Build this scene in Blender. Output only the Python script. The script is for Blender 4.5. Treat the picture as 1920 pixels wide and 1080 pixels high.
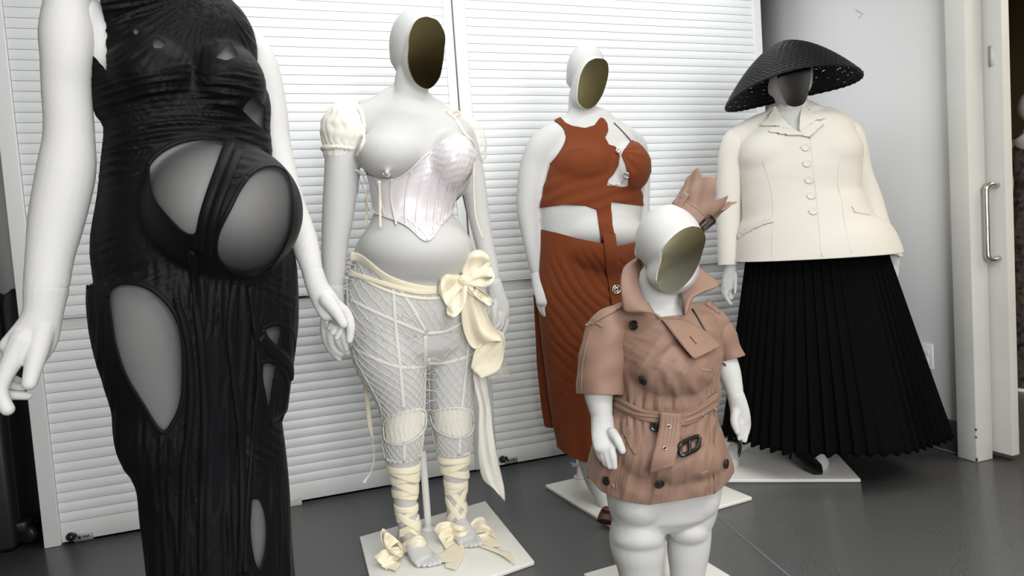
import bpy, math, random
import numpy as np
from mathutils import Matrix, Vector
from mathutils.bvhtree import BVHTree

for o in list(bpy.data.objects):
    bpy.data.objects.remove(o)
SC = bpy.context.scene
COL = SC.collection
PI = math.pi
rng = np.random.RandomState(7)

# ------------------------------------------------------------------ camera
FPX = 1280.0
PITCH, ROLL, YAW = -0.0592765, -0.0682544, -0.3302671
CAMZ = 1.05


def _rot():
    c, s = math.cos(ROLL), math.sin(ROLL)
    ro = np.array([[c, 0, -s], [0, 1, 0], [s, 0, c]])
    c, s = math.cos(PITCH), math.sin(PITCH)
    rp = np.array([[1, 0, 0], [0, c, -s], [0, s, c]])
    c, s = math.cos(YAW), math.sin(YAW)
    ry = np.array([[c, -s, 0], [s, c, 0], [0, 0, 1]])
    return ry @ rp @ ro


RC = _rot()
CP = np.array([0.0, 0.0, CAMZ])
FWD = RC[:, 1]
cam = bpy.data.objects.new('camera', bpy.data.cameras.new('camera'))
COL.objects.link(cam)
cam.data.sensor_width = 36.0
cam.data.lens = FPX * 36.0 / 1920.0
cam.data.clip_start = 0.02
m = Matrix.Identity(4)
for i in range(3):
    m[i][0], m[i][1], m[i][2], m[i][3] = RC[i, 0], RC[i, 2], -RC[i, 1], CP[i]
cam.matrix_world = m
SC.camera = cam

# ------------------------------------------------------------------ light
SC.view_settings.view_transform = 'Standard'
SC.view_settings.look = 'None'
SC.view_settings.exposure = -0.14
SC.view_settings.gamma = 1.0
SC.view_settings.use_curve_mapping = False
wd = bpy.data.worlds.new('world')
SC.world = wd
wd.use_nodes = True
wd.node_tree.nodes['Background'].inputs[0].default_value = (0.9, 0.95, 1.0, 1)
wd.node_tree.nodes['Background'].inputs[1].default_value = 0.25


def area(name, loc, target, sx, sy, power, col=(1, 1, 1), spread=PI):
    l = bpy.data.lights.new(name, 'AREA')
    l.shape = 'RECTANGLE'
    l.size, l.size_y = sx, sy
    l.energy = power
    l.color = col
    l.spread = spread
    o = bpy.data.objects.new(name, l)
    COL.objects.link(o)
    o.location = loc
    o.rotation_euler = (Vector(target) - Vector(loc)).to_track_quat('-Z', 'Y').to_euler()
    return o


area('ceiling_area_light', (0.75, 1.45, 2.66), (0.75, 1.55, 0), 1.6, 0.8, 20, (0.95, 0.985, 1.0))
area('ceiling_area_light', (1.3, -0.5, 2.66), (1.5, 0.3, 0), 1.4, 0.8, 42, (1.0, 0.99, 0.97))
area('ceiling_area_light', (-0.5, -0.3, 2.66), (-0.5, 0.2, 0), 1.4, 1.2, 8, (0.97, 0.98, 1.0))
area('ceiling_area_light', (4.2, 0.6, 2.66), (4.2, 0.6, 0), 1.0, 2.0, 60, (1.0, 0.93, 0.75))
area('ceiling_area_light', (1.2, -1.4, 2.66), (1.2, -1.2, 0), 2.4, 1.2, 20, (1.0, 0.985, 0.96))
area('ceiling_area_light', (0.5, 2.5, 2.66), (0.5, 2.62, 0), 1.8, 0.3, 11, (0.95, 0.985, 1.0))
area('ceiling_area_light', (2.0, 2.72, 2.66), (2.0, 2.74, 0), 0.6, 0.3, 5.5, (0.97, 0.985, 1.0))  # small lamp added to even out the darker wall corner
area('rear_fill_light', (0.5, -2.9, 1.45), (0.75, 2.4, 1.1), 2.6, 1.5, 135, (0.98, 0.99, 1.0))  # added frontal fill behind the camera, no window is known there
area('camera_flash', (0.12, -0.05, 1.30), (0.75, 2.4, 1.0), 0.16, 0.10, 6, (1.0, 0.98, 0.97))


# ------------------------------------------------------------------ camera geometry used to survey the photo
def rays(px):
    px = np.atleast_2d(np.asarray(px, float))
    d = np.stack([(px[:, 0] - 960) / FPX, np.ones(len(px)), -(px[:, 1] - 540) / FPX], 1)
    return d @ RC.T


def project(P):
    q = (np.asarray(P, float) - CP) @ RC
    return 960 + FPX * q[:, 0] / q[:, 1], 540 - FPX * q[:, 2] / q[:, 1], q[:, 1]


def ground(px, py, z=0.0):
    r = rays([(px, py)])[0]
    return CP + r * ((z - CAMZ) / r[2])


def on_y(px, py, y):
    r = rays([(px, py)])[0]
    return CP + r * (y / r[1])


def on_x(px, py, x):
    r = rays([(px, py)])[0]
    return CP + r * (x / r[0])


class Fig:
    """a standing figure: base point on the floor and the upright plane through it that faces the viewer"""
    def __init__(s, x, y):
        s.B = np.array([x, y, 0.0])
        n = np.array([-x, -y, 0.0])
        s.n = n / np.linalg.norm(n)
        s.right = np.cross(np.array([0, 0, 1.0]), s.n)

    def U(s, px, py, off=0.0):
        r = rays([(px, py)])[0]
        t = ((s.B - CP) @ s.n + off) / (r @ s.n)
        return CP + r * t

    def m(s, px, py=540, off=0.0):
        """metres per pixel"""
        return ((s.U(px, py, off) - CP) @ FWD) / FPX


# ------------------------------------------------------------------ mesh helpers
def catmull(A, n):
    A = np.asarray(A, float)
    if len(A) < 3 or n <= 1:
        if n <= 1:
            return A
        t = np.linspace(0, 1, n * (len(A) - 1) + 1)[:, None]
        return A[0] * (1 - t) + A[-1] * t if len(A) == 2 else A
    P = np.vstack([2 * A[0] - A[1], A, 2 * A[-1] - A[-2]])
    out = []
    for i in range(1, len(P) - 2):
        p0, p1, p2, p3 = P[i - 1], P[i], P[i + 1], P[i + 2]
        for k in range(n):
            t = k / n
            out.append(0.5 * ((2 * p1) + (-p0 + p2) * t + (2 * p0 - 5 * p1 + 4 * p2 - p3) * t * t + (-p0 + 3 * p1 - 3 * p2 + p3) * t ** 3))
    out.append(A[-1])
    return np.array(out)


def nrm(v):
    v = np.asarray(v, float)
    return v / (np.linalg.norm(v, axis=-1, keepdims=True) + 1e-12)


def loft(rings, cap=True):
    """rings: (m,n,3) -> triangles, fan caps"""
    m_, n_ = rings.shape[:2]
    V = rings.reshape(-1, 3)
    i = np.arange(m_ - 1)[:, None] * n_
    j = np.arange(n_)[None, :]
    a, b = i + j, i + (j + 1) % n_
    c, d = b + n_, a + n_
    F = np.concatenate([np.stack([a, b, c], -1).reshape(-1, 3), np.stack([a, c, d], -1).reshape(-1, 3)])
    if cap:
        k = len(V)
        V = np.vstack([V, rings[0].mean(0), rings[-1].mean(0)])
        jj = np.arange(n_)
        F = np.vstack([F, np.stack([np.full(n_, k), (jj + 1) % n_, jj], 1),
                       np.stack([np.full(n_, k + 1), (m_ - 1) * n_ + jj, (m_ - 1) * n_ + (jj + 1) % n_], 1)])
    return V, F


def tube3(C, W, across=None, k=1.0, n=14, yaw=0.0, round_ends=True, p=2.0):
    """C centres (m,3), W half widths (m,), across: reference direction normal to the view"""
    C = np.asarray(C, float)
    W = np.asarray(W, float) * np.ones(len(C))
    k = np.asarray(k, float) * np.ones(len(C))
    T = nrm(np.gradient(C, axis=0))
    if round_ends:
        m0 = [(-.98, .2), (-.8, .6), (-.45, .9)]
        a0 = [C[0] + T[0] * W[0] * e * min(1, k[0]) for e, s in m0]
        a1 = [C[-1] - T[-1] * W[-1] * e * min(1, k[-1]) for e, s in m0[::-1]]
        w0 = [W[0] * s for e, s in m0]
        w1 = [W[-1] * s for e, s in m0[::-1]]
        C = np.vstack([a0, C, a1])
        W = np.concatenate([w0, W, w1])
        k = np.concatenate([[k[0]] * 3, k, [k[-1]] * 3])
        T = np.vstack([[T[0]] * 3, T, [T[-1]] * 3])
    if across is None:
        V = nrm(C - CP)
        E1 = nrm(np.cross(T, V))
    else:
        E1 = np.asarray(across, float) * np.ones((len(C), 1))
        E1 = nrm(E1 - T * (E1 * T).sum(1)[:, None])
    E2 = np.cross(E1, T)
    c, s = math.cos(yaw), math.sin(yaw)
    A1 = E1 * c + E2 * s
    A2 = -E1 * s + E2 * c
    a = W / np.sqrt(c * c + (k * s) ** 2)
    b = a * k
    th = np.linspace(0, 2 * PI, n, endpoint=False)
    ct, st = np.cos(th), np.sin(th)
    if p != 2.0:
        ct, st = np.sign(ct) * abs(ct) ** (2 / p), np.sign(st) * abs(st) ** (2 / p)
    R = C[:, None] + A1[:, None] * (a[:, None] * ct)[..., None] + A2[:, None] * (b[:, None] * st)[..., None]
    return loft(R)


def tube(f, rows, k=1.0, yaw=0.0, n=20, sub=4, round_ends=True, p=2.0):
    """rows of (px, py, halfwidth_px, off [, k]) -> tube whose outline matches those pixel widths"""
    R = np.array([list(r) + [k] * (5 - len(r)) if len(r) > 3 else list(r) + [0.0, k] for r in rows], float)
    R = catmull(R, sub)
    C = np.array([f.U(r[0], r[1], r[3]) for r in R])
    W = np.array([r[2] * (((c - CP) @ FWD) / FPX) for r, c in zip(R, C)])
    return tube3(C, W, None, R[:, 4], n, yaw, round_ends, p)


def blob(f, px, py, rx, ry, rz, off=0.0, roll=0.0, n=20):
    """ellipsoid: rx, ry pixel radii across/up, rz metres towards the viewer"""
    c = f.U(px, py, off)
    mp = ((c - CP) @ FWD) / FPX
    v = nrm(c - CP)
    e1 = RC[:, 0] - v * (RC[:, 0] @ v)
    e1 = nrm(e1)
    e2 = np.cross(e1, v)
    cr, sr = math.cos(roll), math.sin(roll)
    a1, a2 = e1 * cr + e2 * sr, -e1 * sr + e2 * cr
    ph = np.linspace(0.02, PI - 0.02, n)
    th = np.linspace(0, 2 * PI, 2 * n, endpoint=False)
    R = c + (np.sin(ph)[:, None] * np.cos(th))[..., None] * a1 * rx * mp - (np.sin(ph)[:, None] * np.sin(th))[..., None] * v * rz \
        + (np.cos(ph)[:, None] * np.ones(2 * n))[..., None] * a2 * ry * mp
    return loft(R)


def join(parts):
    Vs, Fs, k = [], [], 0
    for V, F in parts:
        Vs.append(V)
        Fs.append(F + k)
        k += len(V)
    return np.vstack(Vs), np.vstack(Fs)


def raw_mesh(name, V, F):
    V = np.ascontiguousarray(V, np.float32)
    F = np.ascontiguousarray(F, np.int32)
    me = bpy.data.meshes.new(name)
    nf, w = F.shape
    me.vertices.add(len(V))
    me.vertices.foreach_set('co', V.ravel())
    me.loops.add(nf * w)
    me.loops.foreach_set('vertex_index', F.ravel())
    me.polygons.add(nf)
    me.polygons.foreach_set('loop_start', np.arange(nf, dtype=np.int32) * w)
    me.update(calc_edges=True)
    return me


def smooth(V, F, it, lam=0.5, pin=None):
    E = np.vstack([F[:, [0, 1]], F[:, [1, 2]], F[:, [2, 0]]])
    E = np.unique(np.sort(E, 1), axis=0)
    cnt = np.bincount(E.ravel(), minlength=len(V)).astype(float)[:, None]
    V = V.copy()
    for _ in range(it):
        S = np.empty_like(V)
        for a in range(3):
            S[:, a] = np.bincount(E[:, 0], V[E[:, 1], a], len(V)) + np.bincount(E[:, 1], V[E[:, 0], a], len(V))
        D = S / np.maximum(cnt, 1) - V
        if pin is not None:
            D[pin] = 0
        V += lam * D
    return V


def vnormals(V, F):
    fn = np.cross(V[F[:, 1]] - V[F[:, 0]], V[F[:, 2]] - V[F[:, 0]])
    N = np.zeros_like(V)
    for k in range(3):
        for a in range(3):
            N[:, a] += np.bincount(F[:, k], fn[:, a], len(V))
    return nrm(N)


def union(parts, voxel, it=6):
    """one continuous closed skin around overlapping closed pieces"""
    V, F = join(parts)
    me = raw_mesh('tmp', V, F)
    o = bpy.data.objects.new('tmp', me)
    COL.objects.link(o)
    md = o.modifiers.new('r', 'REMESH')
    md.mode = 'VOXEL'
    md.voxel_size = voxel
    md.adaptivity = 0
    dg = bpy.context.evaluated_depsgraph_get()
    ev = o.evaluated_get(dg)
    em = ev.to_mesh()
    nv = len(em.vertices)
    V = np.empty(nv * 3, np.float32)
    em.vertices.foreach_get('co', V)
    V = V.reshape(-1, 3).astype(float)
    em.calc_loop_triangles()
    F = np.empty(len(em.loop_triangles) * 3, np.int32)
    em.loop_triangles.foreach_get('vertices', F)
    F = F.reshape(-1, 3)
    ev.to_mesh_clear()
    bpy.data.objects.remove(o)
    bpy.data.meshes.remove(me)
    V = smooth(V, F, it)
    return V, F


def compact(V, F):
    u, inv = np.unique(F, return_inverse=True)
    return V[u], inv.reshape(F.shape)


def clip(V, F, s):
    """keep the part of the surface where s >= 0, cut exactly along s = 0"""
    ins = s >= 0
    c = ins[F].sum(1)
    full = F[c == 3]
    out = [full]
    newV = [V]
    base = len(V)
    for want in (1, 2):
        T = F[c == want]
        if not len(T):
            continue
        lone = ins[T] if want == 1 else ~ins[T]
        r = lone.argmax(1)
        ar = np.arange(len(T))
        a, b, d = T[ar, r], T[ar, (r + 1) % 3], T[ar, (r + 2) % 3]

        def cut(p, q):
            lo, hi = np.minimum(p, q).astype(np.int64), np.maximum(p, q).astype(np.int64)
            return lo * len(V) + hi
        k1, k2 = cut(a, b), cut(a, d)
        ks, inv = np.unique(np.concatenate([k1, k2]), return_inverse=True)
        lo, hi = ks // len(V), ks % len(V)
        t = s[lo] / (s[lo] - s[hi] + 1e-20)
        newV.append(V[lo] + (V[hi] - V[lo]) * np.clip(t, 0, 1)[:, None])
        i1, i2 = inv[:len(T)] + base, inv[len(T):] + base
        base += len(ks)
        if want == 1:
            out.append(np.stack([a, i1, i2], 1))
        else:
            out.append(np.stack([i1, b, d], 1))
            out.append(np.stack([i1, d, i2], 1))
    VV = np.vstack(newV)
    FF = np.vstack(out)
    if not len(FF):
        return V[:0], F[:0]
    return compact(VV, FF)


def sdf(px, py, poly):
    """signed distance in pixels to a closed outline, + inside"""
    poly = np.asarray(poly, float)
    A, B = poly, np.roll(poly, -1, 0)
    d = np.full(len(px), 1e9)
    odd = np.zeros(len(px), bool)
    for (ax, ay), (bx, by) in zip(A, B):
        ex, ey = bx - ax, by - ay
        wx, wy = px - ax, py - ay
        t = np.clip((wx * ex + wy * ey) / (ex * ex + ey * ey + 1e-12), 0, 1)
        d = np.minimum(d, np.hypot(wx - ex * t, wy - ey * t))
        if ay != by:
            odd ^= ((ay > py) != (by > py)) & (px < ex * (py - ay) / (by - ay) + ax)
    return np.where(odd, d, -d)


def curve(pts, n=6, closed=False):
    P = np.asarray(pts, float)
    if closed:
        P = np.vstack([P[-2:], P, P[:2]])
        C = catmull(P, n)
        return C[2 * n:-2 * n]
    return catmull(P, n)


def wob(P, scale, seed=0, octs=5):
    r = np.random.RandomState(seed)
    s = 0
    for i in range(octs):
        k = nrm(r.normal(size=3)) * 2 * PI / scale * r.uniform(.6, 1.6)
        s = s + np.sin(P @ k + r.uniform(0, 6.28))
    return s / octs


def bvh(V, F):
    return BVHTree.FromPolygons(V.tolist(), F.tolist())


def pick(tree, px, py):
    r = rays([(px, py)])[0]
    d = Vector(r).normalized()
    h = tree.ray_cast(Vector(CP), d)
    if h[0] is None:
        return None
    nn = np.array(h[1])
    if nn @ np.array(d) > 0:
        nn = -nn
    return np.array(h[0]), nn


def picks(tree, pts):
    """surface points and smoothed normals below a list of image points, gaps filled from their neighbours"""
    P, N, ok = [], [], []
    for x, y in pts:
        h = pick(tree, x, y)
        ok.append(h is not None)
        P.append(h[0] if h else np.zeros(3))
        N.append(h[1] if h else np.zeros(3))
    P, N, ok = np.array(P), np.array(N), np.array(ok)
    if not ok.all() and ok.any():
        good = np.where(ok)[0]
        dep = (P[good] - CP) @ FWD
        for i in np.where(~ok)[0]:
            j = np.argmin((np.asarray(pts)[good] - np.asarray(pts)[i]) ** 2 @ np.ones(2))
            r = rays([pts[i]])[0]
            P[i] = CP + r * dep[j] / (r @ FWD)
            N[i] = N[good[j]]
    return P, N


# ------------------------------------------------------------------ scene helpers
def setk(o, label=None, cat=None, group=None, kind=None):
    if label: o['label'] = label
    if cat: o['category'] = cat
    if group: o['group'] = group
    if kind: o['kind'] = kind
    return o


def world_loc(o):
    p = np.zeros(3)
    while o is not None:
        p = p + np.array(o.location)
        o = o.parent
    return p


def thing(name, label, cat, loc, group=None, kind=None):
    o = bpy.data.objects.new(name, None)
    o.empty_display_size = 0.05
    COL.objects.link(o)
    o.location = loc
    return setk(o, label, cat, group, kind)


def mk(name, V, F, mat, parent=None, solid=0.0, sm=True, label=None, cat=None, group=None, kind=None, soff=-1.0, sub=0):
    V = np.asarray(V, float)
    F = np.asarray(F)
    if parent is None:
        c = V.mean(0)
        c[2] = V[:, 2].min()
        loc = c
    else:
        loc = V.mean(0)
    me = raw_mesh(name, V - loc, F)
    if sm:
        me.polygons.foreach_set('use_smooth', np.ones(len(me.polygons), bool))
    if sm == 'auto':
        me.set_sharp_from_angle(angle=math.radians(40))
    me.materials.append(mat)
    o = bpy.data.objects.new(name, me)
    COL.objects.link(o)
    if parent is not None:
        o.parent = parent
        o.location = loc - world_loc(parent)
    else:
        o.location = loc
    if sub:
        md = o.modifiers.new('sub', 'SUBSURF')
        md.levels = md.render_levels = sub
    if solid:
        md = o.modifiers.new('solid', 'SOLIDIFY')
        md.thickness = solid
        md.offset = soff
    return setk(o, label, cat, group, kind)


def box(x0, x1, y0, y1, z0, z1):
    V = np.array([(x, y, z) for x in (x0, x1) for y in (y0, y1) for z in (z0, z1)], float)
    F = np.array([(0, 1, 3), (0, 3, 2), (4, 6, 7), (4, 7, 5), (0, 4, 5), (0, 5, 1), (2, 3, 7), (2, 7, 6), (0, 2, 6), (0, 6, 4), (1, 5, 7), (1, 7, 3)])
    return V, F


def obox(c, ex, ey, ez):
    """box from centre and half-axis vectors"""
    c, ex, ey, ez = [np.asarray(q, float) for q in (c, ex, ey, ez)]
    V, F = box(-1, 1, -1, 1, -1, 1)
    return c + V[:, :1] * ex + V[:, 1:2] * ey + V[:, 2:] * ez, F


def bevel(o, w=0.002, seg=2):
    md = o.modifiers.new('bev', 'BEVEL')
    md.width = w
    md.segments = seg
    md.limit_method = 'ANGLE'
    return o


def band(P, N, width, thick, taper=None, lift=0.0, closed=False):
    """flat rounded band lying on a surface: P points, N normals"""
    P = np.asarray(P, float)
    T = nrm(np.gradient(P, axis=0))
    N = nrm(N)
    S = nrm(np.cross(T, N))
    w = np.asarray(width) * np.ones(len(P)) / 2
    if taper is not None:
        w = w * taper
    prof = [(-1, 0), (-.9, .7), (-.5, 1), (.5, 1), (.9, .7), (1, 0), (.6, -.4), (-.6, -.4)]
    R = np.stack([P + S * (w * a)[:, None] + N * (lift + thick * b) for a, b in prof], 1)
    return loft(R)


def strip(tree, pts, wpx, thick=0.002, lift=0.0, step=5.0, sm=3, f=None):
    """band along an image polyline on the surface"""
    C = curve(pts, 8)
    L = np.concatenate([[0], np.cumsum(np.hypot(*np.diff(C, axis=0).T))])
    n = max(4, int(L[-1] / step))
    q = np.linspace(0, L[-1], n)
    C2 = np.stack([np.interp(q, L, C[:, 0]), np.interp(q, L, C[:, 1])], 1)
    P, N = picks(tree, C2.tolist())
    for _ in range(sm):
        N[1:-1] = nrm(N[:-2] + N[1:-1] * 2 + N[2:])
        P[1:-1] = P[1:-1] * .5 + (P[:-2] + P[2:]) * .25
    mp = ((P - CP) @ FWD) / FPX
    return band(P, N, wpx * mp, thick, lift=lift)


def grid_poly(poly, res):
    """triangulated image-plane polygon"""
    poly = np.asarray(poly, float)
    x0, y0 = poly.min(0) - res
    x1, y1 = poly.max(0) + res
    nx, ny = int((x1 - x0) / res) + 2, int((y1 - y0) / res) + 2
    X, Y = np.meshgrid(x0 + np.arange(nx) * res, y0 + np.arange(ny) * res)
    V = np.stack([X.ravel(), Y.ravel(), np.zeros(X.size)], 1)
    i = (np.arange(ny - 1)[:, None] * nx + np.arange(nx - 1)).ravel()
    F = np.vstack([np.stack([i, i + nx, i + nx + 1], 1), np.stack([i, i + nx + 1, i + 1], 1)])
    return clip(V, F, sdf(V[:, 0], V[:, 1], poly))


def patch(tree, poly, off=0.003, res=4.0, disp=None, closed_curve=0, sm=2):
    """a piece of cloth laid on the surface inside an image outline"""
    if closed_curve:
        poly = curve(poly, closed_curve, True)
    V2, F = grid_poly(poly, res)
    P, N = picks(tree, V2[:, :2].tolist())
    if sm:
        for a in range(2):
            pass
        Ns = smooth(N, F, 4)
        N = nrm(Ns)
        d = (P - CP) @ FWD
        d = smooth(np.stack([d, d, d], 1), F, sm)[:, 0]
        r = rays(V2[:, :2])
        P = CP + r * (d / (r @ FWD))[:, None]
    W_ = nrm(CP - P)
    P = P + W_ * off
    if disp is not None:
        P = P + W_ * disp(V2[:, 0], V2[:, 1])[:, None]
    return P, F


def sheet(P, mat, name, parent, thick=0.001, sm=True, **kw):
    """grid of points (m,n,3) -> solidified sheet"""
    m_, n_ = P.shape[:2]
    i = (np.arange(m_ - 1)[:, None] * n_ + np.arange(n_ - 1)).ravel()
    F = np.vstack([np.stack([i, i + n_, i + n_ + 1], 1), np.stack([i, i + n_ + 1, i + 1], 1)])
    return mk(name, P.reshape(-1, 3), F, mat, parent, solid=thick, sm=sm, soff=0.0, **kw)


def ribbon(f, rows, mat, name, parent, crump=0.3, n=13, sub=8, thick=0.0006, seed=0, zmin=.018, **kw):
    """rows (px,py,off, wx,wy,woff): centre and half-width vector in pixels / metres; crumpled lengthwise"""
    R = catmull(np.array(rows, float), sub)
    u = np.linspace(-1, 1, n)
    r = np.random.RandomState(seed)
    ph = r.uniform(0, 6.28, 4)
    fr = r.uniform(1.5, 4.0, 4)
    out = []
    for i, q in enumerate(R):
        t = i / len(R)
        line = []
        for s in u:
            px, py, of = q[0] + q[3] * s, q[1] + q[4] * s, q[2] + q[5] * s
            w = math.hypot(q[3], q[4]) * f.m(px, py) + abs(q[5])
            of += crump * w * (math.sin(s * fr[0] * 1.6 + ph[0] + t * 3) * .45 + math.sin(s * fr[1] * 2 + ph[1] - t * 5) * .3
                               + .18 * math.sin(t * 21 + s * 3 + ph[2]) + .12 * abs(math.sin(s * 7 + ph[3] + 2.2 * math.sin(t * 6))))
            q_ = f.U(px, py, of)
            if q_[2] < zmin:
                g_ = ground(px, py, zmin + .003 * (1 + s))
                q_ = g_
            line.append(q_)
        out.append(line)
    return sheet(np.array(out), mat, name, parent, thick, **kw)


def revolve(profile, axis_p, axis_d, n=24):
    """profile [(r, h)] about an axis"""
    d = nrm(axis_d)
    a = nrm(np.cross(d, [0.31, 0.17, 0.93] if abs(d[2]) < .9 else [1, 0, 0]))
    b = np.cross(d, a)
    th = np.linspace(0, 2 * PI, n, endpoint=False)
    R = np.array([[np.asarray(axis_p) + d * h + (a * math.cos(t) + b * math.sin(t)) * max(r, 1e-4) for t in th] for r, h in profile])
    return loft(R)


# ------------------------------------------------------------------ materials
def mat(name, col, rough=0.6, spec=0.5, metal=0.0, bump=None, noise=None, sheen=0.0, weave=None, coat=0.0):
    """bump=(scale,strength,distance); noise=(scale,amount) gentle colour variation; weave=(scale,strength)"""
    M = bpy.data.materials.new(name)
    M.use_nodes = True
    nt = M.node_tree
    b = nt.nodes['Principled BSDF']
    b.inputs['Base Color'].default_value = (*col, 1)
    b.inputs['Roughness'].default_value = rough
    b.inputs['Specular IOR Level'].default_value = spec
    b.inputs['Metallic'].default_value = metal
    b.inputs['Coat Weight'].default_value = coat
    if sheen:
        b.inputs['Sheen Weight'].default_value = sheen
        b.inputs['Sheen Roughness'].default_value = 0.5
    tc = nt.nodes.new('ShaderNodeTexCoord')
    h = None
    if weave:
        ws = []
        for ax in range(2):
            w = nt.nodes.new('ShaderNodeTexWave')
            w.wave_type = 'BANDS'
            w.bands_direction = 'X' if ax == 0 else 'Z'
            w.inputs['Scale'].default_value = weave[0]
            w.inputs['Distortion'].default_value = 1.2
            w.inputs['Detail Scale'].default_value = 2.0
            nt.links.new(tc.outputs['Object'], w.inputs['Vector'])
            ws.append(w)
        mx = nt.nodes.new('ShaderNodeMath')
        mx.operation = 'ADD'
        nt.links.new(ws[0].outputs['Fac'], mx.inputs[0])
        nt.links.new(ws[1].outputs['Fac'], mx.inputs[1])
        bp = nt.nodes.new('ShaderNodeBump')
        bp.inputs['Strength'].default_value = weave[1]
        bp.inputs['Distance'].default_value = 0.001
        nt.links.new(mx.outputs[0], bp.inputs['Height'])
        h = bp
    if bump:
        n = nt.nodes.new('ShaderNodeTexNoise')
        n.inputs['Scale'].default_value = bump[0]
        n.inputs['Detail'].default_value = 4
        nt.links.new(tc.outputs['Object'], n.inputs['Vector'])
        bp = nt.nodes.new('ShaderNodeBump')
        bp.inputs['Strength'].default_value = bump[1]
        bp.inputs['Distance'].default_value = bump[2]
        nt.links.new(n.outputs['Fac'], bp.inputs['Height'])
        if h:
            nt.links.new(h.outputs[0], bp.inputs['Normal'])
        h = bp
    if h:
        nt.links.new(h.outputs[0], b.inputs['Normal'])
    if noise:
        n = nt.nodes.new('ShaderNodeTexNoise')
        n.inputs['Scale'].default_value = noise[0]
        n.inputs['Detail'].default_value = 5
        nt.links.new(tc.outputs['Object'], n.inputs['Vector'])
        r = nt.nodes.new('ShaderNodeValToRGB')
        a = noise[1]
        r.color_ramp.elements[0].position = .35
        r.color_ramp.elements[1].position = .65
        r.color_ramp.elements[0].color = (*[c * (1 - a) for c in col], 1)
        r.color_ramp.elements[1].color = (*[min(1, c * (1 + a)) for c in col], 1)
        nt.links.new(n.outputs['Fac'], r.inputs[0])
        nt.links.new(r.outputs[0], b.inputs['Base Color'])
    return M


def sheer(name, col, opacity, edge, rough=0.8):
    """thin net cloth: denser when seen edge-on, as woven net is"""
    M = bpy.data.materials.new(name)
    M.use_nodes = True
    nt = M.node_tree
    b = nt.nodes['Principled BSDF']
    b.inputs['Base Color'].default_value = (*col, 1)
    b.inputs['Roughness'].default_value = rough
    b.inputs['Specular IOR Level'].default_value = 0.15
    lw = nt.nodes.new('ShaderNodeLayerWeight')
    lw.inputs['Blend'].default_value = 0.35
    mr = nt.nodes.new('ShaderNodeMapRange')
    mr.inputs['To Min'].default_value = opacity
    mr.inputs['To Max'].default_value = edge
    nt.links.new(lw.outputs['Facing'], mr.inputs['Value'])
    tr = nt.nodes.new('ShaderNodeBsdfTransparent')
    mx = nt.nodes.new('ShaderNodeMixShader')
    nt.links.new(mr.outputs[0], mx.inputs[0])
    nt.links.new(tr.outputs[0], mx.inputs[1])
    nt.links.new(b.outputs[0], mx.inputs[2])
    nt.links.new(mx.outputs[0], nt.nodes['Material Output'].inputs[0])
    return M


M_MANN = mat('mannequin_cloth', (.575, .573, .568), .62, .35, weave=(900, .12), bump=(30, .04, .004))
M_PAINT = mat('shutter_paint', (.80, .82, .83), .38, .5, bump=(120, .03, .001))
M_STILE = mat('frame_paint', (.78, .79, .79), .4, .5, bump=(120, .03, .001))
M_WALL = mat('wall_paint', (.61, .61, .62), .7, .3, bump=(90, .08, .002))
M_JAMB = mat('jamb_paint', (.60, .595, .57), .45, .5, bump=(60, .05, .001), noise=(3, .04))
M_BASEB = mat('baseboard_vinyl', (.035, .036, .04), .5, .4)
M_BLACK = mat('black_plastic', (.012, .012, .013), .35, .5)
M_DARK = mat('dark_metal', (.05, .05, .055), .45, .5, metal=.3)
M_STEEL = mat('brushed_steel', (.55, .54, .51), .28, .5, metal=1.0, bump=(300, .05, .0005))
M_CHROME = mat('chrome', (.75, .75, .74), .12, .5, metal=1.0)
M_PLATE = mat('base_plate_enamel', (.80, .79, .75), .35, .5)
M_BRONZE = mat('bronze_mirror', (.30, .25, .14), .12, .5, metal=1.0)
M_MIRROR_LIT = mat('bright_reflection_mirror', (.95, .92, .70), .14, .5, metal=1.0)  # lighter mirror copy, tint stands in for a brighter reflected room
M_MIRROR_DARK = mat('dark_reflection_mirror', (.014, .013, .012), .2, .5, metal=1.0)  # near-black mirror copy, paints a dark reflection into the tint
M_JERSEY = mat('black_jersey', (.0026, .0026, .0036), .55, .13, sheen=.008, bump=(500, .15, .0006))
M_TULLE = sheer('black_tulle', (.010, .010, .013), .35, .97)
M_TULLE_SHADED = sheer('shaded_black_tulle', (.010, .010, .014), .47, .97)  # denser copy of the net, dims the panels that get less light
M_SATIN = mat('lilac_satin', (.72, .68, .705), .24, .8, bump=(60, .10, .002), weave=(700, .05))
M_IVORY = mat('ivory_silk', (.86, .79, .62), .45, .4, bump=(45, .25, .004), sheen=.2)
M_CREAM = mat('cream_cotton', (.80, .78, .71), .7, .3, bump=(80, .3, .003), sheen=.2)
M_NET = mat('white_cord', (.72, .71, .68), .7, .3)
M_TULLE_W = sheer('ivory_tulle', (.85, .83, .78), .25, .75)
M_RUST = mat('rust_jersey', (.165, .040, .013), .8, .12, sheen=.05, bump=(400, .12, .0006))
M_TRENCH = mat('trench_gabardine', (.262, .160, .118), .55, .3, bump=(13, .32, .008), weave=(1000, .08), sheen=.05)
M_TRENCH_IN = mat('trench_facing', (.30, .19, .145), .6, .3, weave=(1000, .08))
M_THREAD = mat('tan_thread', (.36, .24, .17), .7, .2)
M_BUTTON = mat('dark_horn', (.014, .012, .011), .18, .6)
M_WOOL = mat('cream_wool', (.70, .665, .605), .7, .2, weave=(600, .1), bump=(14, .08, .006))
M_PLEAT = mat('black_wool', (.0028, .0028, .0032), .9, .05, bump=(300, .2, .0008))
M_STRAW = mat('black_straw', (.006, .006, .007), .5, .2)
M_LEATHER = mat('black_leather', (.010, .009, .009), .3, .5)


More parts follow.
